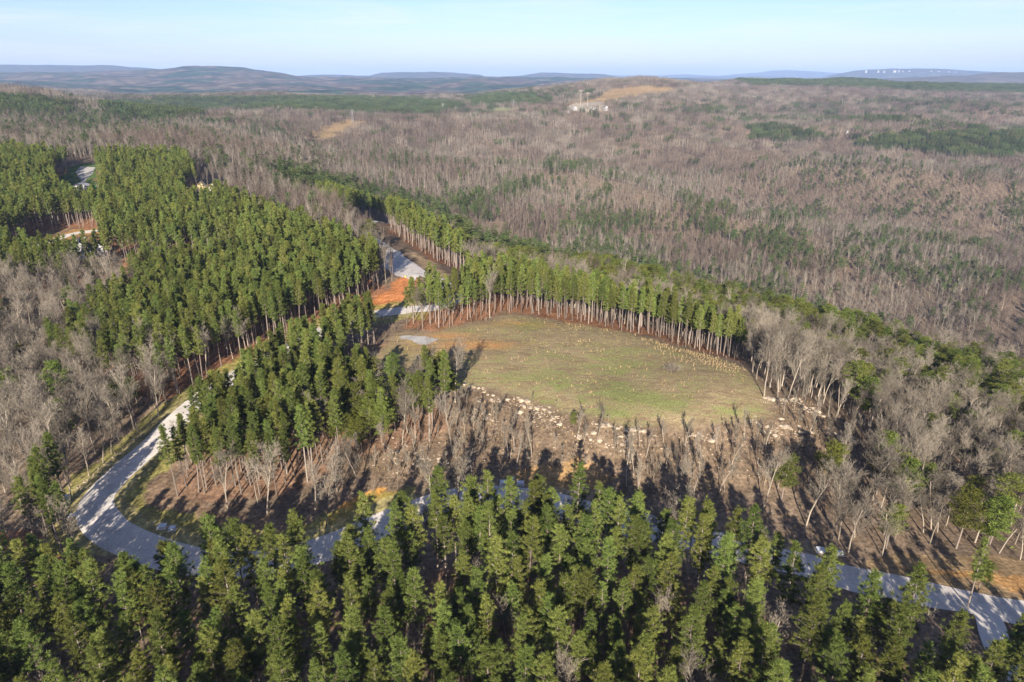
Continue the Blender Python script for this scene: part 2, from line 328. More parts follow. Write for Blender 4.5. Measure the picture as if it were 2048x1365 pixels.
# ------------------------------------------------------------------ ground
cols = np.zeros((NY, NU, 3)); X, Y_ = GX, GY
jx = X + (fbm(X/6, Y_/6, 3)-.5)*7*np.clip(Y_/250, .5, 12); jy = Y_ + (fbm(X/6+50, Y_/6, 3)-.5)*7*np.clip(Y_/250, .5, 12)
nA = fbm(X/14, Y_/14, 4)[..., None]; nB = fbm(X/60+9, Y_/60, 4)[..., None]
litter = np.array([.105,.078,.055]); litter2 = np.array([.165,.125,.09])
cols[:] = litter*(1-nA)+litter2*nA
far = np.clip((Y_-450)/400, 0, 1)[..., None]
cols = cols*(1-far)+far*(np.array([.10,.075,.055])*(1-nB)+np.array([.15,.118,.088])*nB)
vf = np.clip((Y_-3800)/600, 0, 1)[..., None]            # beyond the modelled trees the hills carry closed woods
w1 = np.clip((fbm(X/300, Y_/300+7, 5)-.47)*9, 0, 1)[..., None]
w2 = fbm(X/60, Y_/60, 3)[..., None]
cols = cols*(1-vf)+vf*((np.array([.085,.068,.052])*(1-w1)+np.array([.022,.040,.020])*w1)*(.5+1.0*w2))
def paint(poly, c, soft=1.0):
    m = inside(poly, jx, jy); cols[m] = cols[m]*(1-soft)+np.array(c)*soft
straw = (.20,.095,.05)
for k in PNAMES: paint(PINES[k], straw, .8 if k not in ('front', 'middle') else .35)
paint(SLOPE, (.125,.092,.062), .8)
paint(CLAY, (.36,.15,.06)); paint(BANK, (.42,.22,.06)); paint(BANK2, (.36,.22,.08), .5)
paint(BEND, (.15,.105,.07)); paint(VERGE, (.18,.13,.075)); paint(TANL, (.22,.17,.115))
paint(wpoly([(1850,1140),(2100,1165),(2200,1200),(2048,1190)]), (.42,.22,.07), .5)
paint(wpoly([(860,560),(820,500),(870,525),(905,560),(880,590)]), (.27,.20,.12))
for c in LOTS[:3]: paint(c, (.15,.10,.06))
paint(LOTS[0], (.06,.09,.03))
gpx, gpy, _ = project(X, Y_, GZ)
for c in CLEARPX[:2]:
    m = inside(c, gpx+(nA[..., 0]-.5)*40, gpy-1+(nA[..., 0]-.5)*10) & (Y_ > 900); cols[m] = (.23,.165,.09)
m = inside(CLEARPX[2], gpx, gpy) & (Y_ > 900); cols[m] = (.16,.17,.085); paint(LOTS[3], (.24,.21,.165))
rd = dist_line(ROAD, jx, jy)
rough = fbm(X/3, Y_/3, 2)
m = (rd < 9+rough*4) & (Y_ > 125) & ((X < -25) | (Y_ > 160)); cols[m] = np.array([.20,.19,.055])*.75+cols[m]*.25
m = (rd < 6.3+rough*3) & (Y_ > 125); cols[m] = cols[m]*.6+.4*np.array([.25,.21,.13])
m = dist_line(LEFTLANE, jx, jy) < 7; cols[m] = (.28,.16,.06)
paint(LAWN, (.07,.13,.03))
fieldm = inside(FIELD, jx, jy).astype(float)
# feather the field mask a little
for _ in range(2): fieldm[1:-1, 1:-1] = (fieldm[1:-1, 1:-1]*2+fieldm[:-2, 1:-1]+fieldm[2:, 1:-1]+fieldm[1:-1, :-2]+fieldm[1:-1, 2:])/6
# grassy tongues, clay and bare soil inside the field
green = np.zeros((NY, NU))
for (px, py, rx, ry, a) in [(1050,650,32,9,.8),(960,760,60,12,.5),(1060,755,100,16,.4),(1250,735,80,22,.55),(1170,690,40,6,.5),(1190,770,110,14,.7),(1300,800,110,20,.75),(1220,825,70,14,.8),(1450,820,70,16,.45),(930,720,40,6,.7),(1090,805,35,9,.6),(1400,780,60,20,.3),(1250,700,50,10,.3)]:
    PX, PY, _ = project(X, Y_, GZ)
    green = np.maximum(green, a*np.exp(-(((PX-px)/rx)**2+((PY-py)/ry)**2)*.8))
clay = np.zeros((NY, NU))
for (px, py, rx, ry, a) in [(900,672,60,8,.8),(950,690,90,12,.9),(900,715,80,10,.5),(860,690,90,20,.5),(1020,645,60,5,.6),(1080,650,200,8,.45),(1200,842,30,5,.6),(720,735,60,30,.4)]:
    clay = np.maximum(clay, a*np.exp(-(((PX-px)/rx)**2+((PY-py)/ry)**2)*.8))
verts = np.stack([X.ravel(), Y_.ravel(), GZ.ravel()], -1)
ii = (np.arange(NY-1)[:, None]*NU+np.arange(NU-1)[None]).ravel()
faces = np.stack([ii, ii+1, ii+NU+1, ii+NU], -1)
me = bpy.data.meshes.new('ground'); me.from_pydata(verts.tolist(), [], faces.tolist())
me.polygons.foreach_set('use_smooth', [True]*len(faces))
ca = me.color_attributes.new('zone', 'FLOAT_COLOR', 'POINT')
ca.data.foreach_set('color', np.concatenate([cols.reshape(-1, 3), np.ones((NY*NU, 1))], 1).ravel())
for nm, arr in (('field', fieldm), ('green', green), ('clay', clay), ('afar', np.clip((GY-3300)/900, 0, 1))):
    a = me.attributes.new(nm, 'FLOAT', 'POINT'); a.data.foreach_set('value', arr.astype(np.float32).ravel())
me.update()
mg, t, o = new_mat('ground'); b = t.nodes.new('ShaderNodeBsdfDiffuse'); t.links.new(b.outputs[0], o.inputs[0])
def N(k): return t.nodes.new(k)
geo = N('ShaderNodeNewGeometry'); za = N('ShaderNodeAttribute'); za.attribute_name = 'zone'
def noise(sc, det=5, dist=0, vec=None):
    q = N('ShaderNodeTexNoise'); q.inputs['Scale'].default_value = sc; q.inputs['Detail'].default_value = det; q.inputs['Distortion'].default_value = dist
    t.links.new(vec or geo.outputs['Position'], q.inputs['Vector']); return q.outputs['Fac']
def math_(op, a, b_=None):
    q = N('ShaderNodeMath'); q.operation = op
    for k, v in enumerate((a, b_)):
        if v is None: continue
        if isinstance(v, (int, float)): q.inputs[k].default_value = v
        else: t.links.new(v, q.inputs[k])
    return q.outputs[0]
def ramp(fac, *st):
    q = N('ShaderNodeValToRGB'); t.links.new(fac, q.inputs['Fac']); r = q.color_ramp
    while len(r.elements) < len(st): r.elements.new(.5)
    for e, (p_, c_) in zip(r.elements, st): e.position = p_; e.color = tuple(c_)+(1,)
    return q.outputs[0]
def mix(fac, c1, c2, mode='MIX'):
    q = N('ShaderNodeMixRGB'); q.blend_type = mode
    for k, v in zip((0, 1, 2), (fac, c1, c2)):
        if isinstance(v, (int, float)): q.inputs[k].default_value = v
        elif isinstance(v, tuple): q.inputs[k].default_value = v+(1,)
        else: t.links.new(v, q.inputs[k])
    return q.outputs[0]
n1 = noise(1.1, 6); n2 = noise(.22, 5, .5); n3 = noise(.055, 4, 1.0)
mott = ramp(n1, (.3, (.62,)*3), (.5, (1,)*3), (.72, (1.5,)*3)); mott2 = ramp(n2, (.35, (.75,)*3), (.65, (1.25,)*3))
nf = noise(.011, 8)
farv = ramp(nf, (.36, (.5,)*3), (.5, (.95,)*3), (.62, (1.6,)*3))
base = mix(1.0, mix(1.0, za.outputs['Color'], mott, 'MULTIPLY'), mott2, 'MULTIPLY')
fda = N('ShaderNodeAttribute'); fda.attribute_name = 'afar'
base = mix(fda.outputs['Fac'], base, mix(1.0, base, farv, 'MULTIPLY'))
mpn = N('ShaderNodeMapping'); mpn.inputs['Scale'].default_value = (.35, 1.3, 1); mpn.inputs['Rotation'].default_value = (0, 0, .35); t.links.new(geo.outputs['Position'], mpn.inputs['Vector'])
n4 = noise(.35, 6, 1.5, mpn.outputs[0]); n5 = noise(3.2, 4)
ga = N('ShaderNodeAttribute'); ga.attribute_name = 'green'; fa = N('ShaderNodeAttribute'); fa.attribute_name = 'field'; cla = N('ShaderNodeAttribute'); cla.attribute_name = 'clay'
tan_ = ramp(n4, (.3, (.145,.11,.066)), (.5, (.215,.168,.10)), (.7, (.29,.235,.14)))
gf = math_('ADD', math_('MULTIPLY', math_('SUBTRACT', n4, .5), 2.6), math_('ADD', ga.outputs['Fac'], math_('MULTIPLY', math_('SUBTRACT', n3, .44), 1.8)))
gr = mix(ramp(gf, (.15, (0,)*3), (.85, (.72,)*3)), tan_, (.12,.158,.045))
clr = mix(ramp(math_('ADD', cla.outputs['Fac'], math_('MULTIPLY', math_('SUBTRACT', n4, .5), 1.4)), (.25, (0,)*3), (.9, (.8,)*3)), gr, (.34,.17,.07))
fcol = mix(1.0, clr, ramp(n5, (.3, (.55,)*3), (.7, (1.42,)*3)), 'MULTIPLY')
t.links.new(mix(fa.outputs['Fac'], base, fcol), b.inputs['Color'])
bp = N('ShaderNodeBump'); bp.inputs['Strength'].default_value = .6; bp.inputs['Distance'].default_value = .35; t.links.new(n1, bp.inputs['Height']); t.links.new(bp.outputs[0], b.inputs['Normal'])
me.materials.append(mg)
ground = obj('ground', me); tag(ground, None, None, kind='structure')

def ribbon(name, line, w, mat, lift=.06, wob=.5, seed=0):
    rr = np.random.default_rng(seed); nW = 9; d = np.gradient(line, axis=0); d /= np.linalg.norm(d, axis=1)[:, None]+1e-9
    nrm = np.stack([-d[:, 1], d[:, 0]], -1); V = []; L = len(line); s = np.arange(L)*1.0
    wl = w/2*(1+wob*.25*(fbm(s/7+seed, s*0+3, 3)-.5)*2); wr = w/2*(1+wob*.25*(fbm(s/7+seed+40, s*0+8, 3)-.5)*2)
    for i in range(L):
        for j in range(nW):
            q = j/(nW-1)*2-1; off = q*(wl[i] if q < 0 else wr[i]); p = line[i]+nrm[i]*off
            V.append((p[0], p[1], 0))
    V = np.array(V); V[:, 2] = height(V[:, 0], V[:, 1])+lift+.06*(1-np.abs(np.tile(np.linspace(-1, 1, nW), L)))
    Fc = [(i*nW+j, i*nW+j+1, (i+1)*nW+j+1, (i+1)*nW+j) for i in range(L-1) for j in range(nW-1)]
    o = obj(name, mesh_from(name, V, Fc, (mat,), smooth=True)); tag(o, None, None, kind='structure'); return o
def road_mat(name, c, c2, dust):
    m, t, o = new_mat(name); b = t.nodes.new('ShaderNodeBsdfDiffuse'); t.links.new(b.outputs[0], o.inputs[0])
    g = t.nodes.new('ShaderNodeNewGeometry'); r1 = None
    def nz(s, d):
        q = t.nodes.new('ShaderNodeTexNoise'); q.inputs['Scale'].default_value = s; q.inputs['Detail'].default_value = d; t.links.new(g.outputs['Position'], q.inputs['Vector']); return q.outputs['Fac']
    def rp_(f, a, b_, p0=.35, p1=.65):
        q = t.nodes.new('ShaderNodeValToRGB'); q.color_ramp.elements[0].position = p0; q.color_ramp.elements[1].position = p1
        q.color_ramp.elements[0].color = a+(1,); q.color_ramp.elements[1].color = b_+(1,); t.links.new(f, q.inputs['Fac']); return q.outputs[0]
    a = rp_(nz(.25, 5), c, c2); b1 = rp_(nz(2.5, 4), (.85,)*3, (1.15,)*3)
    mx_ = t.nodes.new('ShaderNodeMixRGB'); mx_.blend_type = 'MULTIPLY'; mx_.inputs[0].default_value = 1; t.links.new(a, mx_.inputs[1]); t.links.new(b1, mx_.inputs[2])
    m2 = t.nodes.new('ShaderNodeMixRGB'); t.links.new(rp_(nz(.5, 5), (0,)*3, (.5,)*3, .55, .75), m2.inputs[0]); t.links.new(mx_.outputs[0], m2.inputs[1]); m2.inputs[2].default_value = dust+(1,)
    t.links.new(m2.outputs[0], b.inputs['Color']); return m
M_ROAD = road_mat('road_gravel', (.36,.34,.315), (.48,.455,.425), (.25,.21,.165))
M_PADG = road_mat('fine_gravel', (.24,.235,.23), (.31,.305,.30), (.24,.19,.14))
ribbon('road', ROAD, 8.4, M_ROAD, seed=1)
ribbon('gravel_lane', LANE, 7.5, M_ROAD, .09, seed=2)
ribbon('driveway', DRIVE, 5.2, M_CONC, .12, 0, 3)
ribbon('far_lane', FARLANE, 3.5, M_CONC, .1, seed=4)
ribbon('left_lane', LEFTLANE, 6.5, M_ROAD, .1, seed=5)
def sheet(name, poly, mat, lift, step=1.0):
    x0, y0 = poly.min(0); x1, y1 = poly.max(0); gx, gy = np.meshgrid(np.arange(x0, x1+step, step), np.arange(y0, y1+step, step))
    jx_ = gx+(fbm(gx/3, gy/3, 2)-.5)*1.5; ok = inside(poly, jx_, gy)
    z = height(gx, gy)+lift; V = np.stack([gx, gy, z], -1).reshape(-1, 3); nx = gx.shape[1]; Fc = []
    for i in range(gx.shape[0]-1):
        for j in range(nx-1):
            if ok[i, j] and ok[i+1, j] and ok[i, j+1] and ok[i+1, j+1]: Fc.append((i*nx+j, i*nx+j+1, (i+1)*nx+j+1, (i+1)*nx+j))
    o = obj(name, mesh_from(name, V, Fc, (mat,), smooth=True)); tag(o, None, None, kind='structure'); return o
sheet('gravel_pad', PADG, M_PADG, .10, .7)
sheet('gravel_court', GRAV1, M_ROAD, .15)
sheet('gravel_lot', LOTGREY, M_PADG, .1)

# ------------------------------------------------------------------ distant ridges (each its own landform with real distance and breadth)
def canopy_mat(name, c1, c2, sc):
    m, t, o = new_mat(name); b = t.nodes.new('ShaderNodeBsdfDiffuse'); t.links.new(b.outputs[0], o.inputs[0])
    g = t.nodes.new('ShaderNodeNewGeometry'); q = t.nodes.new('ShaderNodeTexNoise'); q.inputs['Scale'].default_value = sc; q.inputs['Detail'].default_value = 8; q.inputs['Roughness'].default_value = .65; t.links.new(g.outputs['Position'], q.inputs['Vector'])
    r = t.nodes.new('ShaderNodeValToRGB'); r.color_ramp.elements[0].position = .38; r.color_ramp.elements[1].position = .62; r.color_ramp.elements[0].color = c1+(1,); r.color_ramp.elements[1].color = c2+(1,)
    t.links.new(q.outputs['Fac'], r.inputs['Fac']); t.links.new(r.outputs[0], b.inputs['Color']); return m
M_CAN = canopy_mat('distant_woods', (.015,.024,.014), (.085,.07,.054), .006)
M_CAN2 = canopy_mat('distant_hardwoods', (.05,.045,.035), (.11,.09,.07), .005)
def ridge(name, prof, Y0, depth, mat, seed, base=-40, rough=10):
    """prof: crest line as (photo column, photo row) read at distance Y0"""
    xs = []; zs = []
    for px, py in prof:
        r = ray(px, py); k = Y0/r[1]; xs.append(r[0]*k); zs.append(H+r[2]*k)
    nX, nD = 260, 40
    gx = np.linspace(xs[0], xs[-1], nX); crest = np.interp(gx, xs, zs); v = np.linspace(-1, 1, nD)
    Xg, Vg = np.meshgrid(gx, v, indexing='ij'); cr = np.repeat(crest[:, None], nD, 1)
    shp = np.clip(1-np.abs(Vg)**1.6, 0, 1); Zg = base+(cr-base)*shp
    Yg = Y0+Vg*depth + (fbm(Xg/900+seed, Vg*2, 3)-.5)*depth*.5*(1-shp)
    Zg += (fbm(Xg/420+seed*3, Yg/900, 4)-.5)*rough*3.2*shp
    Zg += (fbm(Xg/150+seed, Yg/150, 4)-.5)*rough*np.clip(shp*2, 0, 1)*np.clip((1-shp)*4, .35, 1) - (fbm(Xg/500+seed, Yg/500, 3))*rough*2*(1-shp)
    V = np.stack([Xg, Yg, Zg], -1).reshape(-1, 3)
    Fc = [(i*nD+j, (i+1)*nD+j, (i+1)*nD+j+1, i*nD+j+1) for i in range(nX-1) for j in range(nD-1)]
    o = obj(name, mesh_from(name, V, Fc, (mat,), smooth=True)); tag(o, None, None, kind='structure')
    return gx, crest
ridge('hills', [(-300,134),(0,130),(100,131),(210,131),(300,137),(420,145),(600,160)], 13000, 2500, M_CAN, 1)
ridge('ridge', [(560,162),(600,152),(650,150),(740,152),(765,146),(850,144),(890,145),(960,150),(980,158)], 14000, 1500, M_CAN, 2)
ridge('ridge', [(960,160),(1040,152),(1085,146),(1150,147),(1210,149),(1240,154),(1290,160)], 15000, 1500, M_CAN, 3)
ridge('ridge', [(640,168),(700,160),(800,158),(900,161),(1000,157),(1100,158),(1300,164)], 11500, 1500, M_CAN2, 7, -20)
ridge('mountains', [(900,158),(1000,154),(1100,149),(1200,150),(1300,152),(1380,149),(1430,152),(1500,147),(1570,140),(1620,143),(1660,146),(1700,148),(1800,150),(1960,145),(2048,147),(2300,152)], 27000, 3500, M_CAN, 4, -100, 18)
ridge('mountains', [(1000,159),(1200,155),(1300,157),(1500,153),(1600,156),(1900,160)], 20000, 2500, M_CAN, 9, -200, 20)
PLATEAU = ridge('plateau_ridge', [(1640,168),(1665,156),(1690,146),(1720,141),(1790,138),(1850,138),(1930,141),(2000,144),(2100,147),(2300,150)], 15000, 1600, M_CAN, 5, -40, 12)
ridge('ridge', [(1750,160),(1850,155),(1950,150),(2010,144),(2060,143),(2150,142),(2400,145)], 8500, 1300, M_CAN2, 6, -20, 12)

# ------------------------------------------------------------------ tree prototypes
def rv(): 
    v = Vector((random.gauss(0,1), random.gauss(0,1), random.gauss(0,1))); return v.normalized()
def make_pine(seed, h=21, lod=0, R=2.7, cb=.5, dens=1.0):
    """returns trunk mesh, crown mesh"""
    random.seed(seed); T = MB(); C = MB(); bx, by = random.uniform(-.5, .5), random.uniform(-.5, .5)
    def ax(t): return Vector((bx*math.sin(t*2.5), by*math.sin(t*2.1+.4), h*t))
    k = 7 if lod == 0 else 4
    ts = [0, .12, .3, .5, .7, .85, .98] if lod == 0 else [0, .5, .95]
    T.tube([ax(t) - (Vector((0,0,.5)) if t == 0 else Vector()) for t in ts], [.185*(1-t)**.7+.03 for t in ts], k, random.random())
    for _ in range(5 if lod == 0 else 1):           # dead stubs
        t = random.uniform(.22, cb); a = random.uniform(0, 6.28); p = ax(t); T.tube([p, p+Vector((math.cos(a), math.sin(a), .2))*random.uniform(.5, 1.2)], [.04, .01], 3, .6)
    nb = int((64 if lod == 0 else (26 if lod == 1 else 12))*dens)
    for i in range(nb):
        t = cb+(1-cb)*((i+random.random())/nb)
        q = (t-cb)/(1-cb); prof = (min(1, .6+q*2.2))*(1-q**1.7)**.8+.10
        L = R*prof*random.uniform(.55, 1.2); a = i*2.4+random.uniform(-.5, .5); el = math.radians(random.uniform(-5, 20)+q*35)
        d = Vector((math.cos(a)*math.cos(el), math.sin(a)*math.cos(el), math.sin(el))); p0 = ax(t); p1 = p0+d*L+Vector((0,0,.12*L))
        if lod == 0: T.tube([p0, p0.lerp(p1, .5)-Vector((0,0,.06*L)), p1], [.05, .035, .012], 3, .3)
        nt_ = (6, 4, 2)[lod] if L > R*.5 else (4, 3, 2)[lod]
        for j in range(nt_):
            s_ = random.uniform(.30, 1.02); c = p0.lerp(p1, s_)+Vector((random.gauss(0,.28), random.gauss(0,.28), random.gauss(0,.18)+.1))*(.5+s_*.7)
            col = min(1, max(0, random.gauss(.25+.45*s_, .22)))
            nn, ln, wd = ((27, .52, .08), (10, .72, .26), (7, 1.25, .75))[lod]
            for _ in range(nn):
                v = rv(); v.z = abs(v.z)*.9+.05*v.z; v = (v+d*.35).normalized(); st = c+rv()*(.14, .2, .35)[lod]
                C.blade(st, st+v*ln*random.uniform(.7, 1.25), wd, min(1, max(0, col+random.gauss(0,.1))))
    # leader tufts
    top = ax(1.0)
    for _ in range((50, 20, 8)[lod]):
        v = rv(); v.z = abs(v.z)+.4; st = top+Vector((random.gauss(0,.22), random.gauss(0,.22), random.uniform(-1.2, .1))); C.blade(st, st+v.normalized()*(.5,.7,1.2)[lod], (.15,.3,.6)[lod], random.uniform(.4, .9))
    return T, C
def make_scrub(seed, h=13, lod=0, R=3.2):
    random.seed(seed); T = MB(); C = MB(); b = Vector((random.uniform(-1, 1), random.uniform(-1, 1), 0))
    def ax(t): return Vector((b.x*t*t, b.y*t*t, h*t))
    T.tube([ax(t)-(Vector((0,0,.5)) if t == 0 else Vector()) for t in (0, .3, .6, .95)], [.2, .16, .1, .03], 5 if lod == 0 else 3, .4)
    nb = (46, 18)[lod]
    for i in range(nb):
        t = .38+.62*(i+random.random())/nb; q = (t-.38)/.62; L = R*(.55+.6*math.sin(q*2.6+.2))*random.uniform(.45, 1.15)*(1-.45*q); a = i*2.4+random.uniform(-.6, .6)
        d = Vector((math.cos(a), math.sin(a), random.uniform(-.05, .35))).normalized(); p0 = ax(t); p1 = p0+d*L
        if lod == 0: T.tube([p0, p1], [.05, .012], 3, .5)
        for j in range((7, 4)[lod]):
            s_ = random.uniform(.25, 1.05); c = p0.lerp(p1, s_)+Vector((random.gauss(0,.35), random.gauss(0,.35), random.gauss(0,.12)))
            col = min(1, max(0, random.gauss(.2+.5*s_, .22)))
            nn, ln, wd = ((16, .38, .17), (9, .7, .42))[lod]
            for _ in range(nn):
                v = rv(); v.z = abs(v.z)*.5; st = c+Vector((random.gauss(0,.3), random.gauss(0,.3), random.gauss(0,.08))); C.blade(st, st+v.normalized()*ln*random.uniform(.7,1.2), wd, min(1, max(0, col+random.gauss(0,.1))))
    return T, C
def make_bare(seed, h=17, lod=0, spread=1.0, fork=.45, twigs=1.0):
    random.seed(seed); T = MB(); C = MB()
    lean = Vector((random.uniform(-.07, .07), random.uniform(-.07, .07), 0))
    k = (6, 4, 3)[lod]
    tcol = random.uniform(.5, 1)
    def branch(p, d, L, r, lev, mb):
        # a bending limb, then children
        segs = 3 if lod == 0 and lev < 2 else (2 if lod < 2 and lev < 2 else 1); pts = [p]; dd = d.copy()
        for s_ in range(segs):
            dd = (dd+rv()*.16+Vector((0,0,.06))).normalized(); pts.append(pts[-1]+dd*L/segs)
        rr = [r*(1-.55*i/segs) for i in range(segs+1)]
        if lev < (3, 2, 1)[lod]: mb.tube(pts, rr, k if lev < 1 else 3, tcol if lev < 2 else .5)
        else: mb.blade(pts[0], pts[-1], max(r*2, (.05, .08, .14)[lod]), .35+.4*random.random())
        if lev >= (4, 3, 2)[lod]: return
        nch = {0: int(9*twigs)+2, 1: (8, 6, 5)[lod], 2: (6, 5, 4)[lod], 3: 4}[lev]
        for i in range(nch):
            f = random.uniform(fork, 1) if lev == 0 else random.uniform(.25, 1)
            j = min(int(f*segs), segs-1); q = pts[j].lerp(pts[j+1], f*segs-j)
            a = rv(); side = (a-dd*a.dot(dd)).normalized(); sp = random.uniform(.45, .95)*spread*(.65 if lev == 0 else 1)
            cd = (dd+side*sp+Vector((0,0,.22))).normalized()
            cl = L*{0: random.uniform(.26, .46)*(1.25-f*.5), 1: random.uniform(.3, .6), 2: random.uniform(.3, .6), 3: random.uniform(.4, .7)}[lev]
            branch(q, cd, cl, max(r*(1-.55*f)*(.5 if lev == 0 else .55), .012), lev+1, C)
    p = Vector((0,0,-.5)); d = (Vector((0,0,1))+lean).normalized()
    branch(p, d, h*.86, .012*h, 0, T)
    return T, C
pro = {}
def proto(kind, n_, fn, bm, cm):
    L = []
    for i in range(n_):
        T, C = fn(i); L.append((T.mesh(kind+'_trunk', bm), C.mesh(kind+'_crown', cm)))
    pro[kind] = L
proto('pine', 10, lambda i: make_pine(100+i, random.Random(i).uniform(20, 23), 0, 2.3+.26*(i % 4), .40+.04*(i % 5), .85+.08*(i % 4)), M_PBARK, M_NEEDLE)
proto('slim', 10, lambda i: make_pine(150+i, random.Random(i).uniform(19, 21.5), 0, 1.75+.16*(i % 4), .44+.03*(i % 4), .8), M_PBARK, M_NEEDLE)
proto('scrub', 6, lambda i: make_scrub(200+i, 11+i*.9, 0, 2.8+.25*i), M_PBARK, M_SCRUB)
proto('bare', 9, lambda i: make_bare(300+i, 15+i % 4, 0, .8+.05*i, .35+.04*(i % 4)), M_BARK, M_TWIG)
proto('oak', 4, lambda i: make_bare(340+i, 15+i, 0, 1.35, .22, 1.3), M_BARK, M_TWIG)
proto('sapling', 6, lambda i: make_bare(360+i, 5.0+i, 0, .6, .35, .45), M_BARK, M_TWIG)

# low-detail prototypes live in collections outside the scene, used only by the far woods
def lowcoll(name, makers):
    c = bpy.data.collections.new(name)
    for i, (T, C, bm, cm) in enumerate(makers):
        v = T.v+C.v; off = len(T.v); f = [tuple(q) for q in T.f]+[tuple(x+off for x in q) for q in C.f]
        me = mesh_from(name, v, f, (bm, cm), T.a+C.a, [0]*len(T.f)+[1]*len(C.f)); o = bpy.data.objects.new('%s_%02d' % (name, i), me); c.objects.link(o)
    return c
def patch(fn, n_, size, mnh):
    T, C = MB(), MB(); k = int(math.sqrt(n_)); st = size/k
    for a in range(k):
        for b in range(k):
            t1, c1 = fn(a*k+b); dx = (a+.5)*st-size/2+random.uniform(-.35, .35)*st; dy = (b+.5)*st-size/2+random.uniform(-.35, .35)*st; s_ = random.uniform(.75, 1.15)
            for src, dst in ((t1, T), (c1, C)):
                off = len(dst.v); dst.v += [(x*s_+dx, y*s_+dy, z*s_) for x, y, z in src.v]; dst.f += [tuple(q+off for q in f) for f in src.f]; dst.a += src.a
    return T, C
c_pine1 = lowcoll('mid_pine', [make_pine(400+i, 19+i % 3, 1, 1.9, .45+.04*(i % 3)) + (M_PBARK, M_NEEDLE) for i in range(6)])
c_bare1 = lowcoll('mid_bare', [make_bare(420+i, 15+i % 4, 1, .8, .4) + ((M_BARKF, M_TWIGF) if i < 4 else (M_BARKR, M_TWIGR)) for i in range(8)])
c_bare2 = lowcoll('far_bare', [make_bare(440+i, 15+i % 4, 2, .6+.12*(i % 4), .4+.05*(i % 4), .8+.1*(i % 3)) + ((M_BARKF, M_TWIGF) if i < 4 else (M_BARKR, M_TWIGR)) for i in range(8)])
c_scrub1 = lowcoll('mid_scrub', [make_scrub(460+i, 12+i % 3, 1, 3) + (M_PBARK, M_NEEDLEF) for i in range(4)])
c_pbare = lowcoll('patch_bare', [patch(lambda j: make_bare(480+j+20*i, 15+j % 4, 2, .7, .4), 16, 24, 0) + ((M_BARKF, M_TWIGF) if i < 3 else (M_BARKR, M_TWIGR)) for i in range(6)])
c_ppine = lowcoll('patch_pine', [patch(lambda j: make_pine(600+j+40*i, 13+j % 2, 2, 2.2, .2), 25, 22, 0) + (M_PBARK, M_NEEDLEF) for i in range(3)])
c_pscrub = lowcoll('patch_scrub', [patch(lambda j: make_scrub(700+j+20*i, 13+j % 4, 1, 3.4), 9, 20, 0) + (M_PBARK, M_NEEDLEF) for i in range(3)])
c_sap = lowcoll('brush', [make_bare(720+i, 1.7+.5*i, 1, .8, .15, .5) + (M_STEM, M_STEM) for i in range(6)])
def tuft(seed, h=.9, n_=26):
    random.seed(seed); C = MB()
    for _ in range(n_):
        p = Vector((random.gauss(0,.12), random.gauss(0,.12), -.05)); q = p+Vector((random.gauss(0,.12), random.gauss(0,.12), h*random.uniform(.6,1.2))); C.blade(p, q, .045, random.random())
    return C
c_tuft = lowcoll('tuft', [(MB(), tuft(740+i, .8+.15*i), M_GRASS, M_GRASS) for i in range(5)])

def scatter(name, pts, coll, label, cat):
    """one object carrying many plants (uncountable woods / brush); pts: x y z scale rot"""
    pts = np.array(pts, dtype=float); me = bpy.data.meshes.new(name); me.from_pydata(pts[:, :3].tolist(), [], [])
    nn = len(coll.objects)
    a = me.attributes.new('sc', 'FLOAT', 'POINT'); a.data.foreach_set('value', pts[:, 3].astype(np.float32))
    a = me.attributes.new('rot', 'FLOAT_VECTOR', 'POINT'); r = np.zeros((len(pts), 3), np.float32); r[:, 2] = pts[:, 4]; r[:, 0] = RNG.normal(0, .03, len(pts)); r[:, 1] = RNG.normal(0, .03, len(pts)); a.data.foreach_set('vector', r.ravel())
    a = me.attributes.new('idx', 'INT', 'POINT'); tone = fbm(pts[:, 0]/110+31, pts[:, 1]/110, 3)+RNG.normal(0, .07, len(pts)); ix = (RNG.integers(0, max(1, nn//2), len(pts))+np.where(tone > .5, nn-nn//2, 0)) if nn > 1 else np.zeros(len(pts)); a.data.foreach_set('value', ix.astype(np.int32))
    o = obj(name, me); g = bpy.data.node_groups.new(name, 'GeometryNodeTree')
    g.interface.new_socket('Geometry', in_out='INPUT', socket_type='NodeSocketGeometry'); g.interface.new_socket('Geometry', in_out='OUTPUT', socket_type='NodeSocketGeometry')
    gi = g.nodes.new('NodeGroupInput'); go = g.nodes.new('NodeGroupOutput'); ip = g.nodes.new('GeometryNodeInstanceOnPoints'); ci = g.nodes.new('GeometryNodeCollectionInfo')
    ci.inputs['Collection'].default_value = coll; ci.inputs['Separate Children'].default_value = True; ci.inputs['Reset Children'].default_value = True
    def na(nm, ty):
        q = g.nodes.new('GeometryNodeInputNamedAttribute'); q.data_type = ty; q.inputs['Name'].default_value = nm; return q.outputs['Attribute']
    g.links.new(gi.outputs[0], ip.inputs['Points']); g.links.new(ci.outputs[0], ip.inputs['Instance']); ip.inputs['Pick Instance'].default_value = True
    g.links.new(na('idx', 'INT'), ip.inputs['Instance Index']); g.links.new(na('rot', 'FLOAT_VECTOR'), ip.inputs['Rotation']); g.links.new(na('sc', 'FLOAT'), ip.inputs['Scale'])
    g.links.new(ip.outputs[0], go.inputs[0])
    md = o.modifiers.new('scatter', 'NODES'); md.node_group = g
    tag(o, label, cat, kind='stuff'); return o

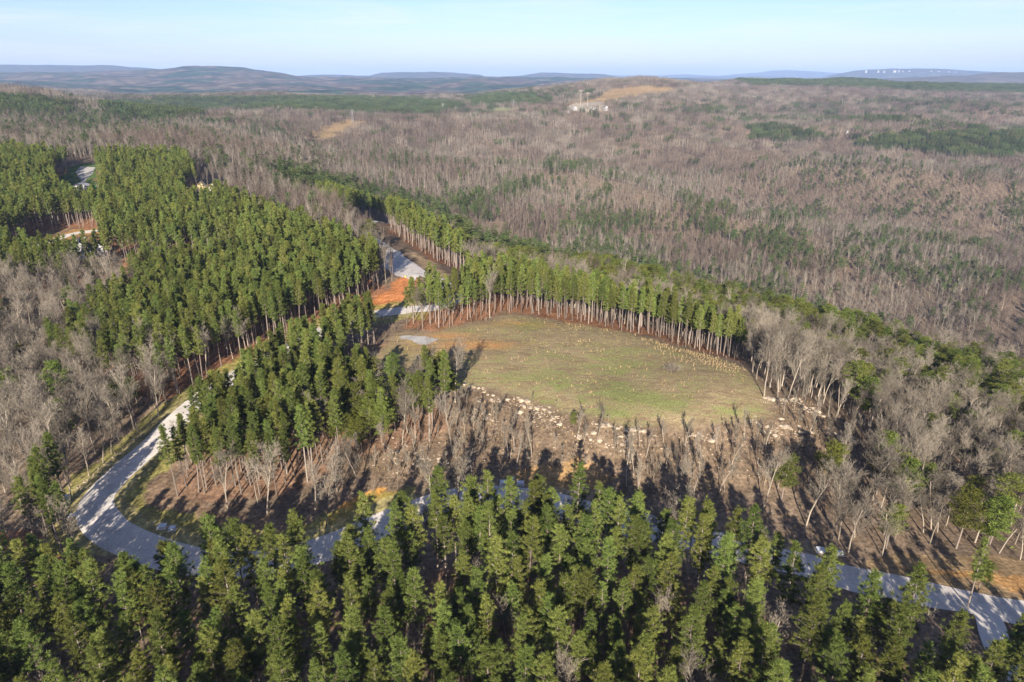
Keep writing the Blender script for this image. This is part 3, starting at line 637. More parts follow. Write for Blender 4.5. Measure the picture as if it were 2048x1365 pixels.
# ------------------------------------------------------------------ plant positions
def grid(x0, x1, y0, y1, sp, jit=.38):
    gx, gy = np.meshgrid(np.arange(x0, x1, sp), np.arange(y0, y1, sp*.9)); gx = gx+(np.arange(gx.shape[0]) % 2)[:, None]*sp*.5
    gx = gx+RNG.uniform(-jit, jit, gx.shape)*sp; gy = gy+RNG.uniform(-jit, jit, gy.shape)*sp
    return gx.ravel(), gy.ravel()
def in_any(polys, x, y):
    m = np.zeros(len(x), bool)
    for p in polys: m |= inside(p, x, y)
    return m
def tops(polys, x, y, z, h):
    px, py, _ = project(x, y, z+h); return in_any(polys, px, py) & (y > 900)
def roadclear(x, y, w):
    return (dist_line(ROAD, x, y) > w) & (dist_line(LANE, x, y) > w) & (dist_line(DRIVE, x, y) > w-1) & (dist_line(LEFTLANE, x, y) > w) & (dist_line(FARLANE, x, y) > w-2)
OPEN = [FIELD, PADG, GRAV1, BEND, VERGE, LAWN, TANL, CLAY, BANK]+LOTS
trees = []      # (kind, stand, x, y, scale)
# front wood: everything nearer than the canopy line
fx, fy = grid(-150, 190, 22, 150, 4.9)
fr = PINES['front']; far_edge = fr[:-1][np.argsort(fr[:-1, 0])]
ok = (fy < np.interp(fx, far_edge[:, 0], far_edge[:, 1])+np.where((fx > -74) & (fx < 62), 3.5, 0)) & roadclear(fx, fy, 5.0) & ~inside(GAPF, fx, fy) & ~inside(LAWN, fx, fy)
dn = fbm(fx/15, fy/15, 3); ok &= (dn > .34) | (np.abs(fx+2) < 8) | ((fx > 45) & (dn > .24))
drv = DRIVE[:, 0].min(); ok &= ~((fx > DRIVE[0, 0]-1) & (fy > 50) & (fx > np.interp(fy, DRIVE[::-1, 1], DRIVE[::-1, 0])-2))
for x, y, q in zip(fx[ok], fy[ok], dn[ok]):
    r_ = random.random(); rightish = x > 45 and y > 75
    if r_ < (.16 if rightish else .05): trees.append(('bare', 'front', x, y, random.uniform(.6, .95)))
    else: trees.append(('pine', 'front', x, y, random.uniform(.86, 1.08) if (y > 104 and -72 < x < 66) else random.uniform(.74, 1.04)))
for nm in ('left', 'middle', 'back', 'upper', 'edge'):
    P = PINES[nm]; x0, y0 = P.min(0); x1, y1 = P.max(0); gx, gy = grid(max(x0, -700), x1, y0, y1, {'left': 4.2, 'back': 4.0}.get(nm, 4.1), .36)
    ok = inside(P, gx, gy) & roadclear(gx, gy, (8.5 if nm == 'left' else 5.2) if nm != 'back' else 5) & (np.abs(gx/gy) < .85)
    ok &= ~in_any([o_ for o_ in OPEN if o_ is not BEND or nm != 'middle'], gx, gy) & ~inside(STRIPB, gx, gy)
    for x, y in zip(gx[ok], gy[ok]):
        mixb = 0.02
        if nm == 'middle' and y < 195 and x > -42: mixb = .3
        if nm == 'left' and y < 225: mixb = .25
        if random.random() < mixb: trees.append(('bare', nm, x, y, random.uniform(.7, 1)))
        elif nm == 'middle' and x > -48 and y < 190 and random.random() < .5: trees.append(('scrub', nm, x, y, random.uniform(.8, 1.2)))
        else: trees.append(('pine', nm, x, y, random.uniform(.68, .97) if nm == 'back' else random.uniform(.80, 1.06)))
allp = [PINES[k] for k in ('left', 'middle', 'back', 'upper', 'edge')]
LB = np.array([(560,350),(760,395),(900,440),(960,500),(1100,520),(1280,545),(1420,570),(1560,620),(1700,660),(1800,715),(2048,780)], float)
BL = [(1000,186,110,7,.75),(860,205,160,8,.6),(1130,182,120,8,.5),(1300,575,200,34,.6),(1450,610,120,40,.55),(1180,500,120,25,.5),(1750,700,100,40,.35),(1900,770,100,40,.4),(2000,790,60,40,.85),(1050,200,160,10,.35),(150,208,260,10,.75),(450,195,400,6,.6),(350,235,160,10,.35),(980,222,200,10,.35),(700,215,300,10,.3),(1700,222,300,5,.5),(1300,210,100,5,.6),(1440,215,60,4,.7),(1830,870,60,25,.2),(1650,790,45,25,.55),(1850,945,60,22,.95),(1930,1010,60,40,.45),(2010,1060,50,60,.6),(1420,445,50,18,.5),(1560,490,22,55,.7),(1290,440,60,14,.5),
      (1700,520,50,30,.45),(1900,545,50,30,.5),(1200,440,50,16,.5),(930,400,50,14,.6),(1030,380,25,15,.5),(1100,320,14,14,.6),(60,215,130,18,.6),(180,240,120,20,.4),(350,330,60,14,.2),(1750,235,160,6,.8),(1600,233,100,4,.7),(1950,210,140,8,.5),(1900,255,260,6,.7),
      (1850,200,160,9,.5),(1950,860,70,30,.3),(1690,760,60,25,.2),(2040,420,30,40,.5),(100,700,60,14,.15),(1480,200,200,6,.2)]
VL = [([(540,338),(700,375),(800,395),(960,425),(1010,460)], 11, .6), ([(1120,455),(1300,440),(1420,450),(1560,485),(1700,530),(1900,550),(2060,560)], 13, .5), ([(900,395),(1050,372),(1130,330),(1240,318)], 7, .5), ([(1480,236),(1700,232),(2048,262)], 5, .7), ([(1560,215),(1800,200),(2048,225)], 5, .6), ([(1280,215),(1420,222),(1500,235)], 5, .6)]
def evprob(x, y, z):
    px, py, d = project(x, y, z+10); p = .03+.22*np.clip((fbm(x/90+20, y/90, 3)-.54)*8, 0, 1)*np.clip(fbm(x/900+5, y/900, 2)*3-1, .2, 1)
    ly = np.interp(px, LB[:, 0], LB[:, 1]); p = np.maximum(p, np.where((px > 560) & (y < 900), .92*np.exp(-((py-ly)/(20+10*(px > 1500)))**2), 0))
    for ln, hw, a in VL:
        ln = np.array(ln, float); ly = np.interp(px, ln[:, 0], ln[:, 1], left=-999, right=-999); p = np.maximum(p, a*np.exp(-((py-ly)/hw)**2))
    for cx, cy_, rx, ry, a in BL: p = np.maximum(p, a*np.exp(-(((px-cx)/rx)**2+((py-cy_)/ry)**2)))
    return p
# bare woods near
gx, gy = grid(-420, 460, 125, 420, 5.4)
ok = (np.abs(gx/gy) < .95) & ~in_any(allp+OPEN+[SLOPE, REEDS, RIM], gx, gy) & roadclear(gx, gy, 6.5) & (gy > np.interp(gx, far_edge[:, 0], far_edge[:, 1])+4)
# strip between slope and road is mostly open ground
gz = height(gx, gy); PXg, PYg, _ = project(gx, gy, gz)
thin = (PYg > 905) & (PXg > 560) & (PXg < 1720); ok &= ~(thin & (RNG.random(len(gx)) < .72))
OPENPX = np.array([(330,885),(400,800),(470,755),(560,705),(680,650),(760,622),(830,596),(930,628),(880,700),(900,770),(860,790),(700,800),(640,820),(500,900),(350,985)])
OPENPX2 = np.array([(690,425),(790,440),(890,515),(945,545),(930,600),(830,604),(750,500)])
ROWL = spline(wpoly([(1010,624),(1080,632),(1150,648),(1230,664),(1300,672),(1400,703),(1485,730)]))
ok &= ~inside(OPENPX, PXg, PYg) & ~inside(OPENPX2, PXg, PYg) & (dist_line(ROWL, gx, gy) > 7)
ev = evprob(gx, gy, gz)
for x, y, e, px, py in zip(gx[ok], gy[ok], ev[ok], PXg[ok], PYg[ok]):
    if random.random() < e: trees.append(('scrub', 'hill', x, y, random.uniform(.85, 1.35)))
    else: trees.append(('oak' if random.random() < .16 else 'bare', 'hill', x, y, random.uniform(.7, 1.12)))
# slope brush
gx, gy = grid(-60, 170, 130, 260, 3.6); ok = inside(SLOPE, gx, gy) & ~inside(RIM, gx, gy) & (RNG.random(len(gx)) < .42)
for x, y in zip(gx[ok], gy[ok]): trees.append(('sapling', 'slope', x, y, random.uniform(.6, 1.25)))
# hand-placed, read from the photograph: (kind, px, py of the foot, scale)
for kd, px, py, s_ in [('oak',45,690,1.15),('bare',1528,797,1.15),('bare',1540,775,1.2),('bare',1560,780,1.15),('oak',1592,797,.8),('bare',1605,792,1.25),('bare',1575,800,1.0),('oak',1770,1065,.9),('bare',1612,1052,1.15),('bare',1668,1062,1.05),
                       ('scrub',1562,1005,.95),('oak',675,985,1.0),('bare',720,975,.95),('bare',905,905,.9),('scrub',1146,862,.35),('oak',100,930,1.05),('oak',30,935,1.1),('scrub',770,900,1.0),('scrub',1955,1185,.75),('pine',1935,1215,.75),('scrub',885,800,1.15),('scrub',905,805,1.0)]:
    x, y, z = pick(px, py); trees.append((kd, 'picked', x, y, s_))

T = []
for i, (kd, st, x, y, s_) in enumerate(trees):
    z = float(height(x, y)); px, py, d = project(x, y, z+8); px = float(px); py = float(py)
    vis = (-40 < px < 2088) and (py < 1420) and y > 50
    T.append(dict(k=kd, st=st, x=x, y=y, z=z, s=s_, px=px, py=py, d=float(d)/s_, vis=vis))
print('near trees', len(T)); print(sorted([(round(t_['y']), round(t_['x'],1)) for t_ in T if abs(t_['x']) < 7 and t_['y'] < 140]))

# ---- labels
def where(px):
    return ('at far left', 'well left', 'left', 'just left of centre', 'in the centre', 'just right of centre', 'right', 'well right', 'at far right')[min(8, max(0, int(px/2048*9)))]
def rowname(t_):
    r_ = rowname0(t_)
    if t_['st'] in ('middle', 'hill', 'left', 'back') and 'strip' not in r_: r_ = r_+', '+('upper' if t_['py'] < 690 else 'mid' if t_['py'] < 790 else 'lower' if t_['py'] < 880 else 'lowest')+' part'
    return r_
def rowname0(t_):
    st, py = t_['st'], t_['py']
    if st == 'front': return 'foreground wood, ' + ('bottom edge' if py > 1270 else 'lower middle' if py > 1170 else 'upper middle' if py > 1090 else 'rear fringe by road')
    return {'middle': 'block between road and clearing', 'left': 'large stand beyond road', 'back': 'row behind the clearing',
            'upper': 'pine strip above the gravel lane', 'edge': 'small pine clump beside the road bend', 'slope': 'rocky slope below clearing',
            'hill': ('woods left of road' if t_['px'] < 330 else 'open strip beside road' if (py > 850 and t_['px'] < 1500) else 'woods above lower right road' if py > 850 else 'hillside right of clearing' if t_['px'] > 1300 else 'woods behind the clearing'),
            'picked': 'clearing side'}[st]
KN = {'pine': ('pine_tree', 'tall slim green pine', 'pine tree'), 'scrub': ('scrub_pine', 'broad layered olive scrub pine', 'pine tree'), 'bare': ('bare_tree', 'slender leafless grey tree', 'bare tree'),
      'oak': ('spreading_bare_tree', 'wide spreading leafless tree', 'bare tree'), 'sapling': ('sapling', 'thin leafless brown sapling', 'sapling')}
PICKL = {22: 0}
picklabels = ['pale leafless tree with crooked limbs at the left edge, above the dirt strip', 'leafless white-trunked tree at the clearing corner, its long shadow on the grass', 'leafless pale tree just behind the corner tree by white rocks',
 'straight leafless tree behind the row of white slabs', 'short forked leafless tree among the white rocks', 'tallest leafless tree at the right end of the white rocks', 'leafless tree rooted in the row of white slabs',
 'gnarled leafless oak with twisted pale trunk beside the shaded road at lower right', 'tall leafless tree with a long pale trunk above the lower right road', 'forked leafless tree left of the gnarled oak',
 'lone round yellow-green pine standing on bare thin trunks on the brown slope', 'pale leafless tree with a thick trunk below the pine block', 'slim leafless tree right of the thick pale one', 'leafless tree at the left end of the rocky slope',
 'small bright green shrub-like pine on the edge of the grass clearing', 'spreading leafless tree beside the road at the left', 'spreading leafless tree near the left edge below the dirt strip', 'yellow-green layered pine among leafless trees below the pine block',
 'small yellow-green pine beside the pale road at lower right', 'thin-crowned pine leaning over the lower right road', 'dark flat-topped pine at the end of the pine block, casting shadow on the clearing', 'flat-topped pine closest to the grass clearing at the end of the pine block']
def ordn(k): return ('first', 'second', 'third', 'fourth', 'fifth', 'sixth', 'seventh', 'eighth', 'ninth', 'tenth', 'eleventh', 'twelfth', 'thirteenth', 'fourteenth', 'fifteenth', 'sixteenth', 'seventeenth', 'eighteenth', 'nineteenth', 'twentieth')[k]
indiv = []; rest = []
for kinds, cap in ((('pine',), 300), (('scrub',), 150), (('bare',), 240), (('oak',), 60), (('sapling',), 160)):
    L = sorted([t_ for t_ in T if t_['k'] in kinds and t_['vis']], key=lambda q: (q['st'] != 'picked', q['d'])); indiv += L[:cap]; rest += L[cap:]
    rest += [t_ for t_ in T if t_['k'] in kinds and not t_['vis'] and t_['y'] > 35]
cells = {}
for t_ in indiv:
    if t_['st'] != 'picked': cells.setdefault((KN[t_['k']][0], rowname(t_), where(t_['px'])), []).append(t_)
for key, L in cells.items():
    nsub = -(-len(L)//20); L.sort(key=lambda q: q['d']); per = -(-len(L)//nsub)
    for sub in range(nsub):
     LL = sorted(L[sub*per:(sub+1)*per], key=lambda q: q['px']); rk = '' if nsub == 1 else ('front rank ', 'second rank ', 'third rank ', 'fourth rank ')[min(3, sub)]
     for i, q in enumerate(LL):
        s_ = 'short ' if q['s'] < .82 else 'tall ' if q['s'] > 1.0 else ''
        base_l = KN[q['k']][1].replace('tall ', '').replace('broad layered ', 'broad ').replace('wide spreading', 'spreading').replace('slender leafless grey', 'slender leafless')
        if len(L) == 1: q['label'] = '%s%s %s, %s' % (s_, base_l, key[2], key[1])
        elif i < 20: q['label'] = '%s %s, %s, %s%s from left' % (base_l, key[2], key[1], rk, ordn(i))
        else: q['label'] = '%s %s, %s, right of the others' % (base_l, key[2], key[1])
pi = 0; pk = [t_ for t_ in T if t_['st'] == 'picked']
for t_, l_ in zip(pk, picklabels): t_['label'] = l_
GRP = {'pine': 'pine trees of the near stands', 'scrub': 'scrub pines scattered through the leafless woods', 'bare': 'leafless trees around the clearing and road', 'oak': 'spreading leafless trees around the road', 'sapling': 'saplings on the rocky slope'}
cnt = 0
for t_ in indiv:
    L = pro['slim' if t_['k'] == 'pine' and t_['st'] not in ('front', 'picked') else t_['k']]; v = random.randrange(len(L)); e = bpy.data.objects.new(KN[t_['k']][0], None); COL.objects.link(e); e.empty_display_size = .5
    if t_['st'] == 'picked' and t_['k'] == 'oak': v = v % 4
    e.location = (t_['x'], t_['y'], t_['z']); e.rotation_euler = (random.gauss(0, .02), random.gauss(0, .02), random.uniform(0, 6.28)); e.scale = (t_['s'],)*3
    lab = ' '.join(t_['label'].split()[:16]).rstrip(','); tag(e, lab, KN[t_['k']][2], GRP[t_['k']])
    for nm, me_ in zip(('trunk', 'crown'), L[v]):
        o = bpy.data.objects.new(nm, me_); COL.objects.link(o); o.parent = e
    cnt += 1
def P4(L): return [(q['x'], q['y'], q['z'], q['s'], random.uniform(0, 6.28)) for q in L]
hp = lowcoll('near_pine', []); hsl = lowcoll('near_slim_pine', []); hb = lowcoll('near_bare', []); hs = lowcoll('near_scrub', [])
for kd, c in (('pine', hp), ('slim', hsl), ('bare', hb), ('scrub', hs)):
    for i, (a, b_) in enumerate(pro[kd]):
        va = [tuple(v.co) for v in a.vertices]; vb = [tuple(v.co) for v in b_.vertices]; fa_ = [tuple(p.vertices) for p in a.polygons]; fb = [tuple(x+len(va) for x in p.vertices) for p in b_.polygons]
        at = [d_.value for d_ in a.attributes['tuft'].data]+[d_.value for d_ in b_.attributes['tuft'].data]
        me_ = mesh_from('near_'+kd, va+vb, fa_+fb, (a.materials[0], b_.materials[0]), at, [0]*len(fa_)+[1]*len(fb)); c.objects.link(bpy.data.objects.new('near_%s_%02d' % (kd, i), me_))
scatter('pine_wood', P4([q for q in rest if q['k'] == 'pine' and q['st'] == 'front']), hp, 'dense green pines of the foreground wood', 'pine wood')
scatter('pine_stand', P4([q for q in rest if q['k'] == 'pine' and q['st'] != 'front' and q['d'] < 330]), hsl, 'dense green pine stands on both sides of the gravel road', 'pine wood')
scatter('pine_plantation', P4([q for q in rest if q['k'] == 'pine' and q['st'] != 'front' and q['d'] >= 330]), c_pine1, 'dense pine stand filling the upper left plateau', 'pine wood')
scatter('leafless_wood', P4([q for q in rest if q['k'] in ('bare', 'oak') and q['d'] < 330]), hb, 'leafless grey wood around the clearing and the hillside behind it', 'bare wood')
scatter('leafless_thicket', P4([q for q in rest if q['k'] in ('bare', 'oak') and q['d'] >= 330]), c_bare1, 'leafless trees on the hillside dropping behind the clearing', 'bare wood')
scatter('scrub_pine_wood', P4([q for q in rest if q['k'] == 'scrub']), hs, 'olive green scrub pines along the crest of the near hillside', 'pine wood')
L_ = P4([q for q in rest if q['k'] == 'sapling'])
# brush: low stems over slope, roadside strip and woods floor
bx, by = grid(-170, 230, 122, 300, 2.4); bz = height(bx, by); bpx, bpy_, _ = project(bx, by, bz)
ok = (np.abs(bx/by) < .9) & ~in_any([FIELD, PADG, GRAV1, LAWN, CLAY, PINES['back'], PINES['left'], TANL], bx, by) & roadclear(bx, by, 6) & (by > np.interp(bx, far_edge[:, 0], far_edge[:, 1])+6) & ~inside(VERGE, bx, by) & ~inside(BEND, bx, by)
ok &= (RNG.random(len(bx)) < np.where(inside(RIM, bx, by), .08, np.where(inside(SLOPE, bx, by), .9*np.clip((fbm(bx/7, by/7, 3)-.38)*4, 0, .8), .4)))
scatter('brush', [(a, b_, c, random.uniform(.35, 1.0), random.uniform(0, 6.28)) for a, b_, c in zip(bx[ok], by[ok], bz[ok])]+L_, c_sap, 'brown leafless brush and stems covering the rocky slope', 'brush')
# far woods
gx, gy = grid(-1150, 1150, 400, 1350, 5.7); gz = height(gx, gy)
ok = (np.abs(gx/gy) < .86) & ~(in_any(allp+LOTS, gx, gy) | tops(FARPX, gx, gy, gz, 10) | tops(CLEARPX, gx, gy, gz, 10)) & (gy > 420) & ~inside(OPENPX2, *project(gx, gy, gz)[:2]) & (dist_line(LEFTLANE, gx, gy) > 6) & (fbm(gx/18, gy/18, 2) > .30)
# near-side low woods left of x (behind picks) are included too
ev = evprob(gx, gy, gz); isv = RNG.random(len(gx)) < ev
def pk4(m, lo=.75, hi=1.2): return np.stack([gx[m], gy[m], gz[m], RNG.uniform(lo, hi, m.sum()), RNG.uniform(0, 6.28, m.sum())], -1)
near_ = gy < 800
scatter('valley_wood', pk4(ok & ~isv & near_, .62, 1.08), c_bare1, 'grey brown leafless wood on the lower slopes of the far valley side', 'bare wood')
scatter('hillside_wood', pk4(ok & ~isv & ~near_, .62, 1.08), c_bare2, 'leafless wood covering the far valley side', 'bare wood')
scatter('valley_pines', pk4(ok & isv, .95, 1.45), c_scrub1, 'scattered dark green pines among the leafless trees of the valley', 'pine wood')
gx, gy = grid(-3700, 3700, 1335, 4300, 22.5, .3); gz = height(gx, gy)-.5
ok = (np.abs(gx/gy) < .86); inp = tops(FARPX, gx, gy, gz, 10); ok &= ~tops(CLEARPX, gx, gy, gz, 9) & ~in_any(LOTS, gx, gy)
ev = evprob(gx, gy, gz); isv = RNG.random(len(gx)) < ev
print('patches', ok.sum())
scatter('upland_wood', pk4(ok & ~inp & ~isv, .72, 1.05), c_pbare, 'leafless brown wood on the distant uplands', 'bare wood')
scatter('upland_pines', pk4(ok & ~inp & isv, .8, 1.05), c_pscrub, 'dark evergreen clumps in the distant leafless woods', 'pine wood')
scatter('far_plantation', pk4(ok & inp, .9, 1.1), c_ppine, 'even dark green pine plantations on the distant uplands', 'pine wood')
# plantation pieces nearer than the patches
gx, gy = grid(-1150, 1150, 900, 1335, 22, .3); gz = height(gx, gy)-.3; m = tops(FARPX, gx, gy, gz, 10)
if m.sum(): scatter('near_plantation', pk4(m, .9, 1.1), c_ppine, 'young pine plantation on the valley side', 'pine wood')
# dry grass
pts = []
gx, gy = grid(-60, 130, 140, 270, 1.0); gz = height(gx, gy)
inf = inside(FIELD, gx, gy); rj = fbm(gx/5, gy/5, 3); inr = inside(REEDS, gx+(rj-.5)*9, gy+(fbm(gx/5+40, gy/5, 3)-.5)*9)
pr = np.where(inr, np.clip((rj-.35)*4, .1, .95), np.where(inf, .075*(fbm(gx/7, gy/7, 3) > .56)+.014, 0)) + np.where(inside(SLOPE, gx, gy), .12, 0)
m = (RNG.random(len(gx)) < pr) & ~inside(PADG, gx, gy)
scatter('dry_grass', pk4(m, .3, .85), c_tuft, 'straw coloured tufts of dry grass dotting the clearing and its right edge', 'dry grass')

M_TURF = barkmat('turf_blades', (.10,.12,.035), (.26,.21,.11), .35)
c_turf = lowcoll('turf', [(MB(), tuft(760+i, .22+.06*i, 16), M_TURF, M_TURF) for i in range(4)])
gx, gy = grid(-60, 130, 140, 270, .95); gz = height(gx, gy); m = inside(FIELD, gx, gy) & ~inside(PADG, gx, gy) & (RNG.random(len(gx)) < .35*np.clip(fbm(gx/4, gy/4, 3)*2-.35, 0, 1)+.05)
scatter('grass', pk4(m, .7, 1.6), c_turf, 'short mixed green and straw grass of the clearing', 'grass')

# ------------------------------------------------------------------ boulders
def rock_mesh(seed):
    import bmesh
    random.seed(seed); bm = bmesh.new(); bmesh.ops.create_icosphere(bm, subdivisions=3, radius=1)
    pl = [(rv(), random.uniform(.55, .9)) for _ in range(13)]
    for v in bm.verts:
        for nrm, d_ in pl:
            k = v.co.dot(nrm)
            if k > d_: v.co -= nrm*(k-d_)
        v.co *= 1+random.uniform(-.03, .03)
    sx, sy, sz = random.uniform(.9, 1.3), random.uniform(.7, 1.1), random.uniform(.45, .75)
    for v in bm.verts: v.co = Vector((v.co.x*sx, v.co.y*sy, v.co.z*sz))
    me = bpy.data.meshes.new('boulder'); bm.to_mesh(me); bm.free(); me.materials.append(M_ROCK); return me
rocks = [rock_mesh(900+i) for i in range(9)]
RK = [(925,768,965,776,7,.8,5,'left end of the rocky edge of the clearing'),(960,790,1010,805,14,.85,12,'left part of the rock pile below the clearing'),(950,815,985,845,9,.8,8,'left flank of the rocky slope'),(1030,800,1120,835,24,.9,9,'upper rim of the rock pile'),
      (1070,830,1125,850,10,.7,8,'rim below the small green shrub'),(1180,852,1290,862,22,.9,6,'ledge under the front edge of the clearing'),(1150,865,1260,900,13,.85,10,'slope below the ledge'),(1240,870,1270,920,8,.8,8,'rubble running down from the ledge'),
      (1375,865,1430,885,12,.7,9,'right half of the slope below the clearing'),(1525,798,1590,803,14,1.2,3,'row of white slabs under the corner trees'),(1585,800,1650,835,22,1.0,8,'rock tip running down from the corner trees'),
      (1500,840,1560,870,16,.9,10,'rubble below the corner of the clearing'),(1560,845,1620,870,12,.9,10,'rubble to the right of the corner'),(1640,855,1710,885,12,.8,8,'lower right tail of the rocks'),(760,890,900,930,26,.65,18,'stony ground below the pine block'),(150,985,290,860,26,.4,6,'left shoulder of the gravel road'),(1450,860,1480,880,5,.6,6,'slope beneath the dry tufts')]
random.seed(42)
for (x0, y0, x1, y1, nn, sz, sp, lab) in RK:
    L = []
    for i in range(nn):
        f = (i+random.random())/nn; px = x0+(x1-x0)*f+random.gauss(0, sp*.4); py = y0+(y1-y0)*f+random.gauss(0, sp*.5); L.append((px, py))
    L.sort(); half = sorted(p_[1] for p_ in L)[len(L)//2]; cu_ = [0, 0]
    for i, (px, py) in enumerate(L):
        x, y, z = pick(px, py); s_ = sz*random.uniform(.3, 1.0)*(1.6 if random.random() < .15 else 1)
        o = obj('boulder', random.choice(rocks), None, (x, y, z+s_*.12), random.uniform(0, 6.28), (s_*random.uniform(.9, 1.4), s_, s_*random.uniform(.7, 1.0)))
        size = 'large' if s_ > .8 else 'small' if s_ < .45 else 'mid-sized'
        w_ = int(py >= half); l_ = '%s pale rock, %s, %s row %s from left' % (size, lab, ('upper', 'lower')[w_], ordn(cu_[w_])); cu_[w_] += 1
        tag(o, ' '.join(l_.split()[:16]), 'rock', 'pale rocks around the clearing')
c_rub = bpy.data.collections.new('rubble')
for i, rm in enumerate(rocks): c_rub.objects.link(bpy.data.objects.new('rubble_%02d' % i, rm))
rub = []
for (x0, y0, x1, y1, nn, sz, sp, lab) in RK:
    for _ in range(int(nn*6)):
        f = random.random(); px = x0+(x1-x0)*f+random.gauss(0, sp*1.5+4); py = y0+(y1-y0)*f+abs(random.gauss(0, sp*1.1+4))-3; x, y, z = pick(px, py); rub.append((x, y, z, random.choice((.08, .11, .15, .24)), random.uniform(0, 6.28)))
for _ in range(500):
    px = random.uniform(760, 1740); py = random.uniform(860, 960)-max(0, px-1500)*.05; x, y, z = pick(px, py); rub.append((x, y, z, random.choice((.08, .12, .18, .3)), random.uniform(0, 6.28)))
scatter('rubble', rub, c_rub, 'pale broken stone strewn down the slope below the clearing', 'rubble')
for px, py, s_, l_ in [(1048,814,1.15,'large smooth boulder alone in the middle of the rock pile'),(1040,826,.9,'boulder just below the largest one of the pile'),(1187,868,1.0,'big upright cream boulder on the right of the slope'),(1158,877,.8,'cream boulder left of the big upright one'),(1248,904,.7,'cream boulder low on the slope'),(1590,803,1.1,'large white boulder at the foot of the corner trees'),(957,804,.9,'blocky boulder at the left of the rock pile')]:
    x, y, z = pick(px, py); tag(obj('boulder', rocks[int(px) % 9], None, (x, y, z+.2), px, (s_*1.3, s_, s_*.95)), l_, 'rock', 'pale rocks around the clearing')

def shrub():
    random.seed(77); m = MB(); st = MB()
    for _ in range(90):
        a = random.uniform(0, 6.28); r_ = random.uniform(0, 2.0); p = Vector((math.cos(a)*r_*.5, math.sin(a)*r_*.4, -.1)); q = Vector((math.cos(a)*r_*1.7, math.sin(a)*r_*1.2, 2.6-.28*r_*r_+random.uniform(-.3, .3)))
        st.tube([p, p.lerp(q, .6)+Vector((0,0,.2)), q], [.05, .03, .012], 3, .3)
        for _ in range(12):
            s_ = p.lerp(q, random.uniform(.3, 1)); m.blade(s_, s_+rv()*.8+Vector((0,0,.3)), .05, random.random())
    return st, m
st_, m_ = shrub(); e = bpy.data.objects.new('shrub', None); COL.objects.link(e); e.location = pick(1345, 745); tag(e, 'dark leafless rounded bush standing alone on the right part of the clearing', 'bush')
obj('stem', st_.mesh('stem', M_STEM), e); obj('crown', m_.mesh('crown', M_TWIG), e)

# ------------------------------------------------------------------ built things
def empty(name, loc, rz, label, cat, group=None):
    e = bpy.data.objects.new(name, None); COL.objects.link(e); e.location = loc; e.rotation_euler = (0, 0, rz); tag(e, label, cat, group); return e
def at(px, py, dz=0):
    x, y, z = pick(px, py); return (x, y, z+dz)
def utility_box(px, py, rz, label, w=1.7, d=1.5, h=.45):
    e = empty('utility_box', at(px, py), rz, label, 'utility box', 'utility boxes beside the gravel road')
    m = MB(); m.box(-w/2, w/2, -d/2, d/2, -.2, h); obj('housing', m.mesh('housing', M_WHITE), e)
    m = MB(); m.box(-w/2-.06, w/2+.06, -d/2-.06, d/2+.06, h+.003, h+.08); m.box(-.2, .2, -d/2+.1, -d/2+.2, h+.085, h+.12); obj('lid', m.mesh('lid', M_BOXG), e)
    m = MB(); m.box(-w/2-.25, w/2+.25, -d/2-.25, d/2+.25, -.25, .04); obj('pad', m.mesh('pad', M_CONC), e)
utility_box(325, 1055, .15, 'larger flat-topped grey utility box inside the road bend at left')
utility_box(345, 1059, .15, 'smaller flat-topped utility box inside the road bend at left', 1.4, 1.2)
utility_box(1007, 967, 0, 'bluish flat-topped utility box left of a pair above the front road')
utility_box(1041, 969, 0, 'white flat-topped utility box right of a pair above the front road', 1.6, 1.3)
utility_box(1026, 962, 0, 'small utility post box between the two flat-topped boxes', .6, .5, .8)
utility_box(1641, 1103, -.15, 'flat-topped utility box in the shade of the lower right road')
utility_box(1679, 1109, -.15, 'lower pale utility box to the right in the shade of the lower right road', 1.4, 1.1)
utility_box(144, 1032, .3, 'low bluish utility box outside the road bend at the left', 2.4, 1.0, .25)
e = empty('entrance_post', at(135, 1008), .2, 'white stone post at the outer edge of the road bend', 'post')
m = MB(); m.box(-.7, .7, -.5, .5, -.3, 2.2); m.box(-.45, .45, -.35, .35, 2.2, 2.6); obj('pillar', m.mesh('pillar', M_CONC), e)
m = MB(); m.box(-.85, .85, -.65, .65, 2.203, 2.4); obj('cap', m.mesh('cap', M_WHITE), e)
e = empty('hydrant', at(811, 556), 0, 'small yellow hydrant on the red clay beside the gravel court', 'hydrant')
m = MB(); m.tube([(0,0,0),(0,0,.8),(0,0,1.0)], [.28,.25,.1], 8); obj('barrel', m.mesh('barrel', M_YEL), e)
m = MB(); m.tube([(-.4,0,.55),(.4,0,.55)], [.13,.13], 6); m.tube([(0,-.35,.5),(0,0,.5)], [.12,.12], 6); obj('outlet', m.mesh('outlet', M_YEL), e)
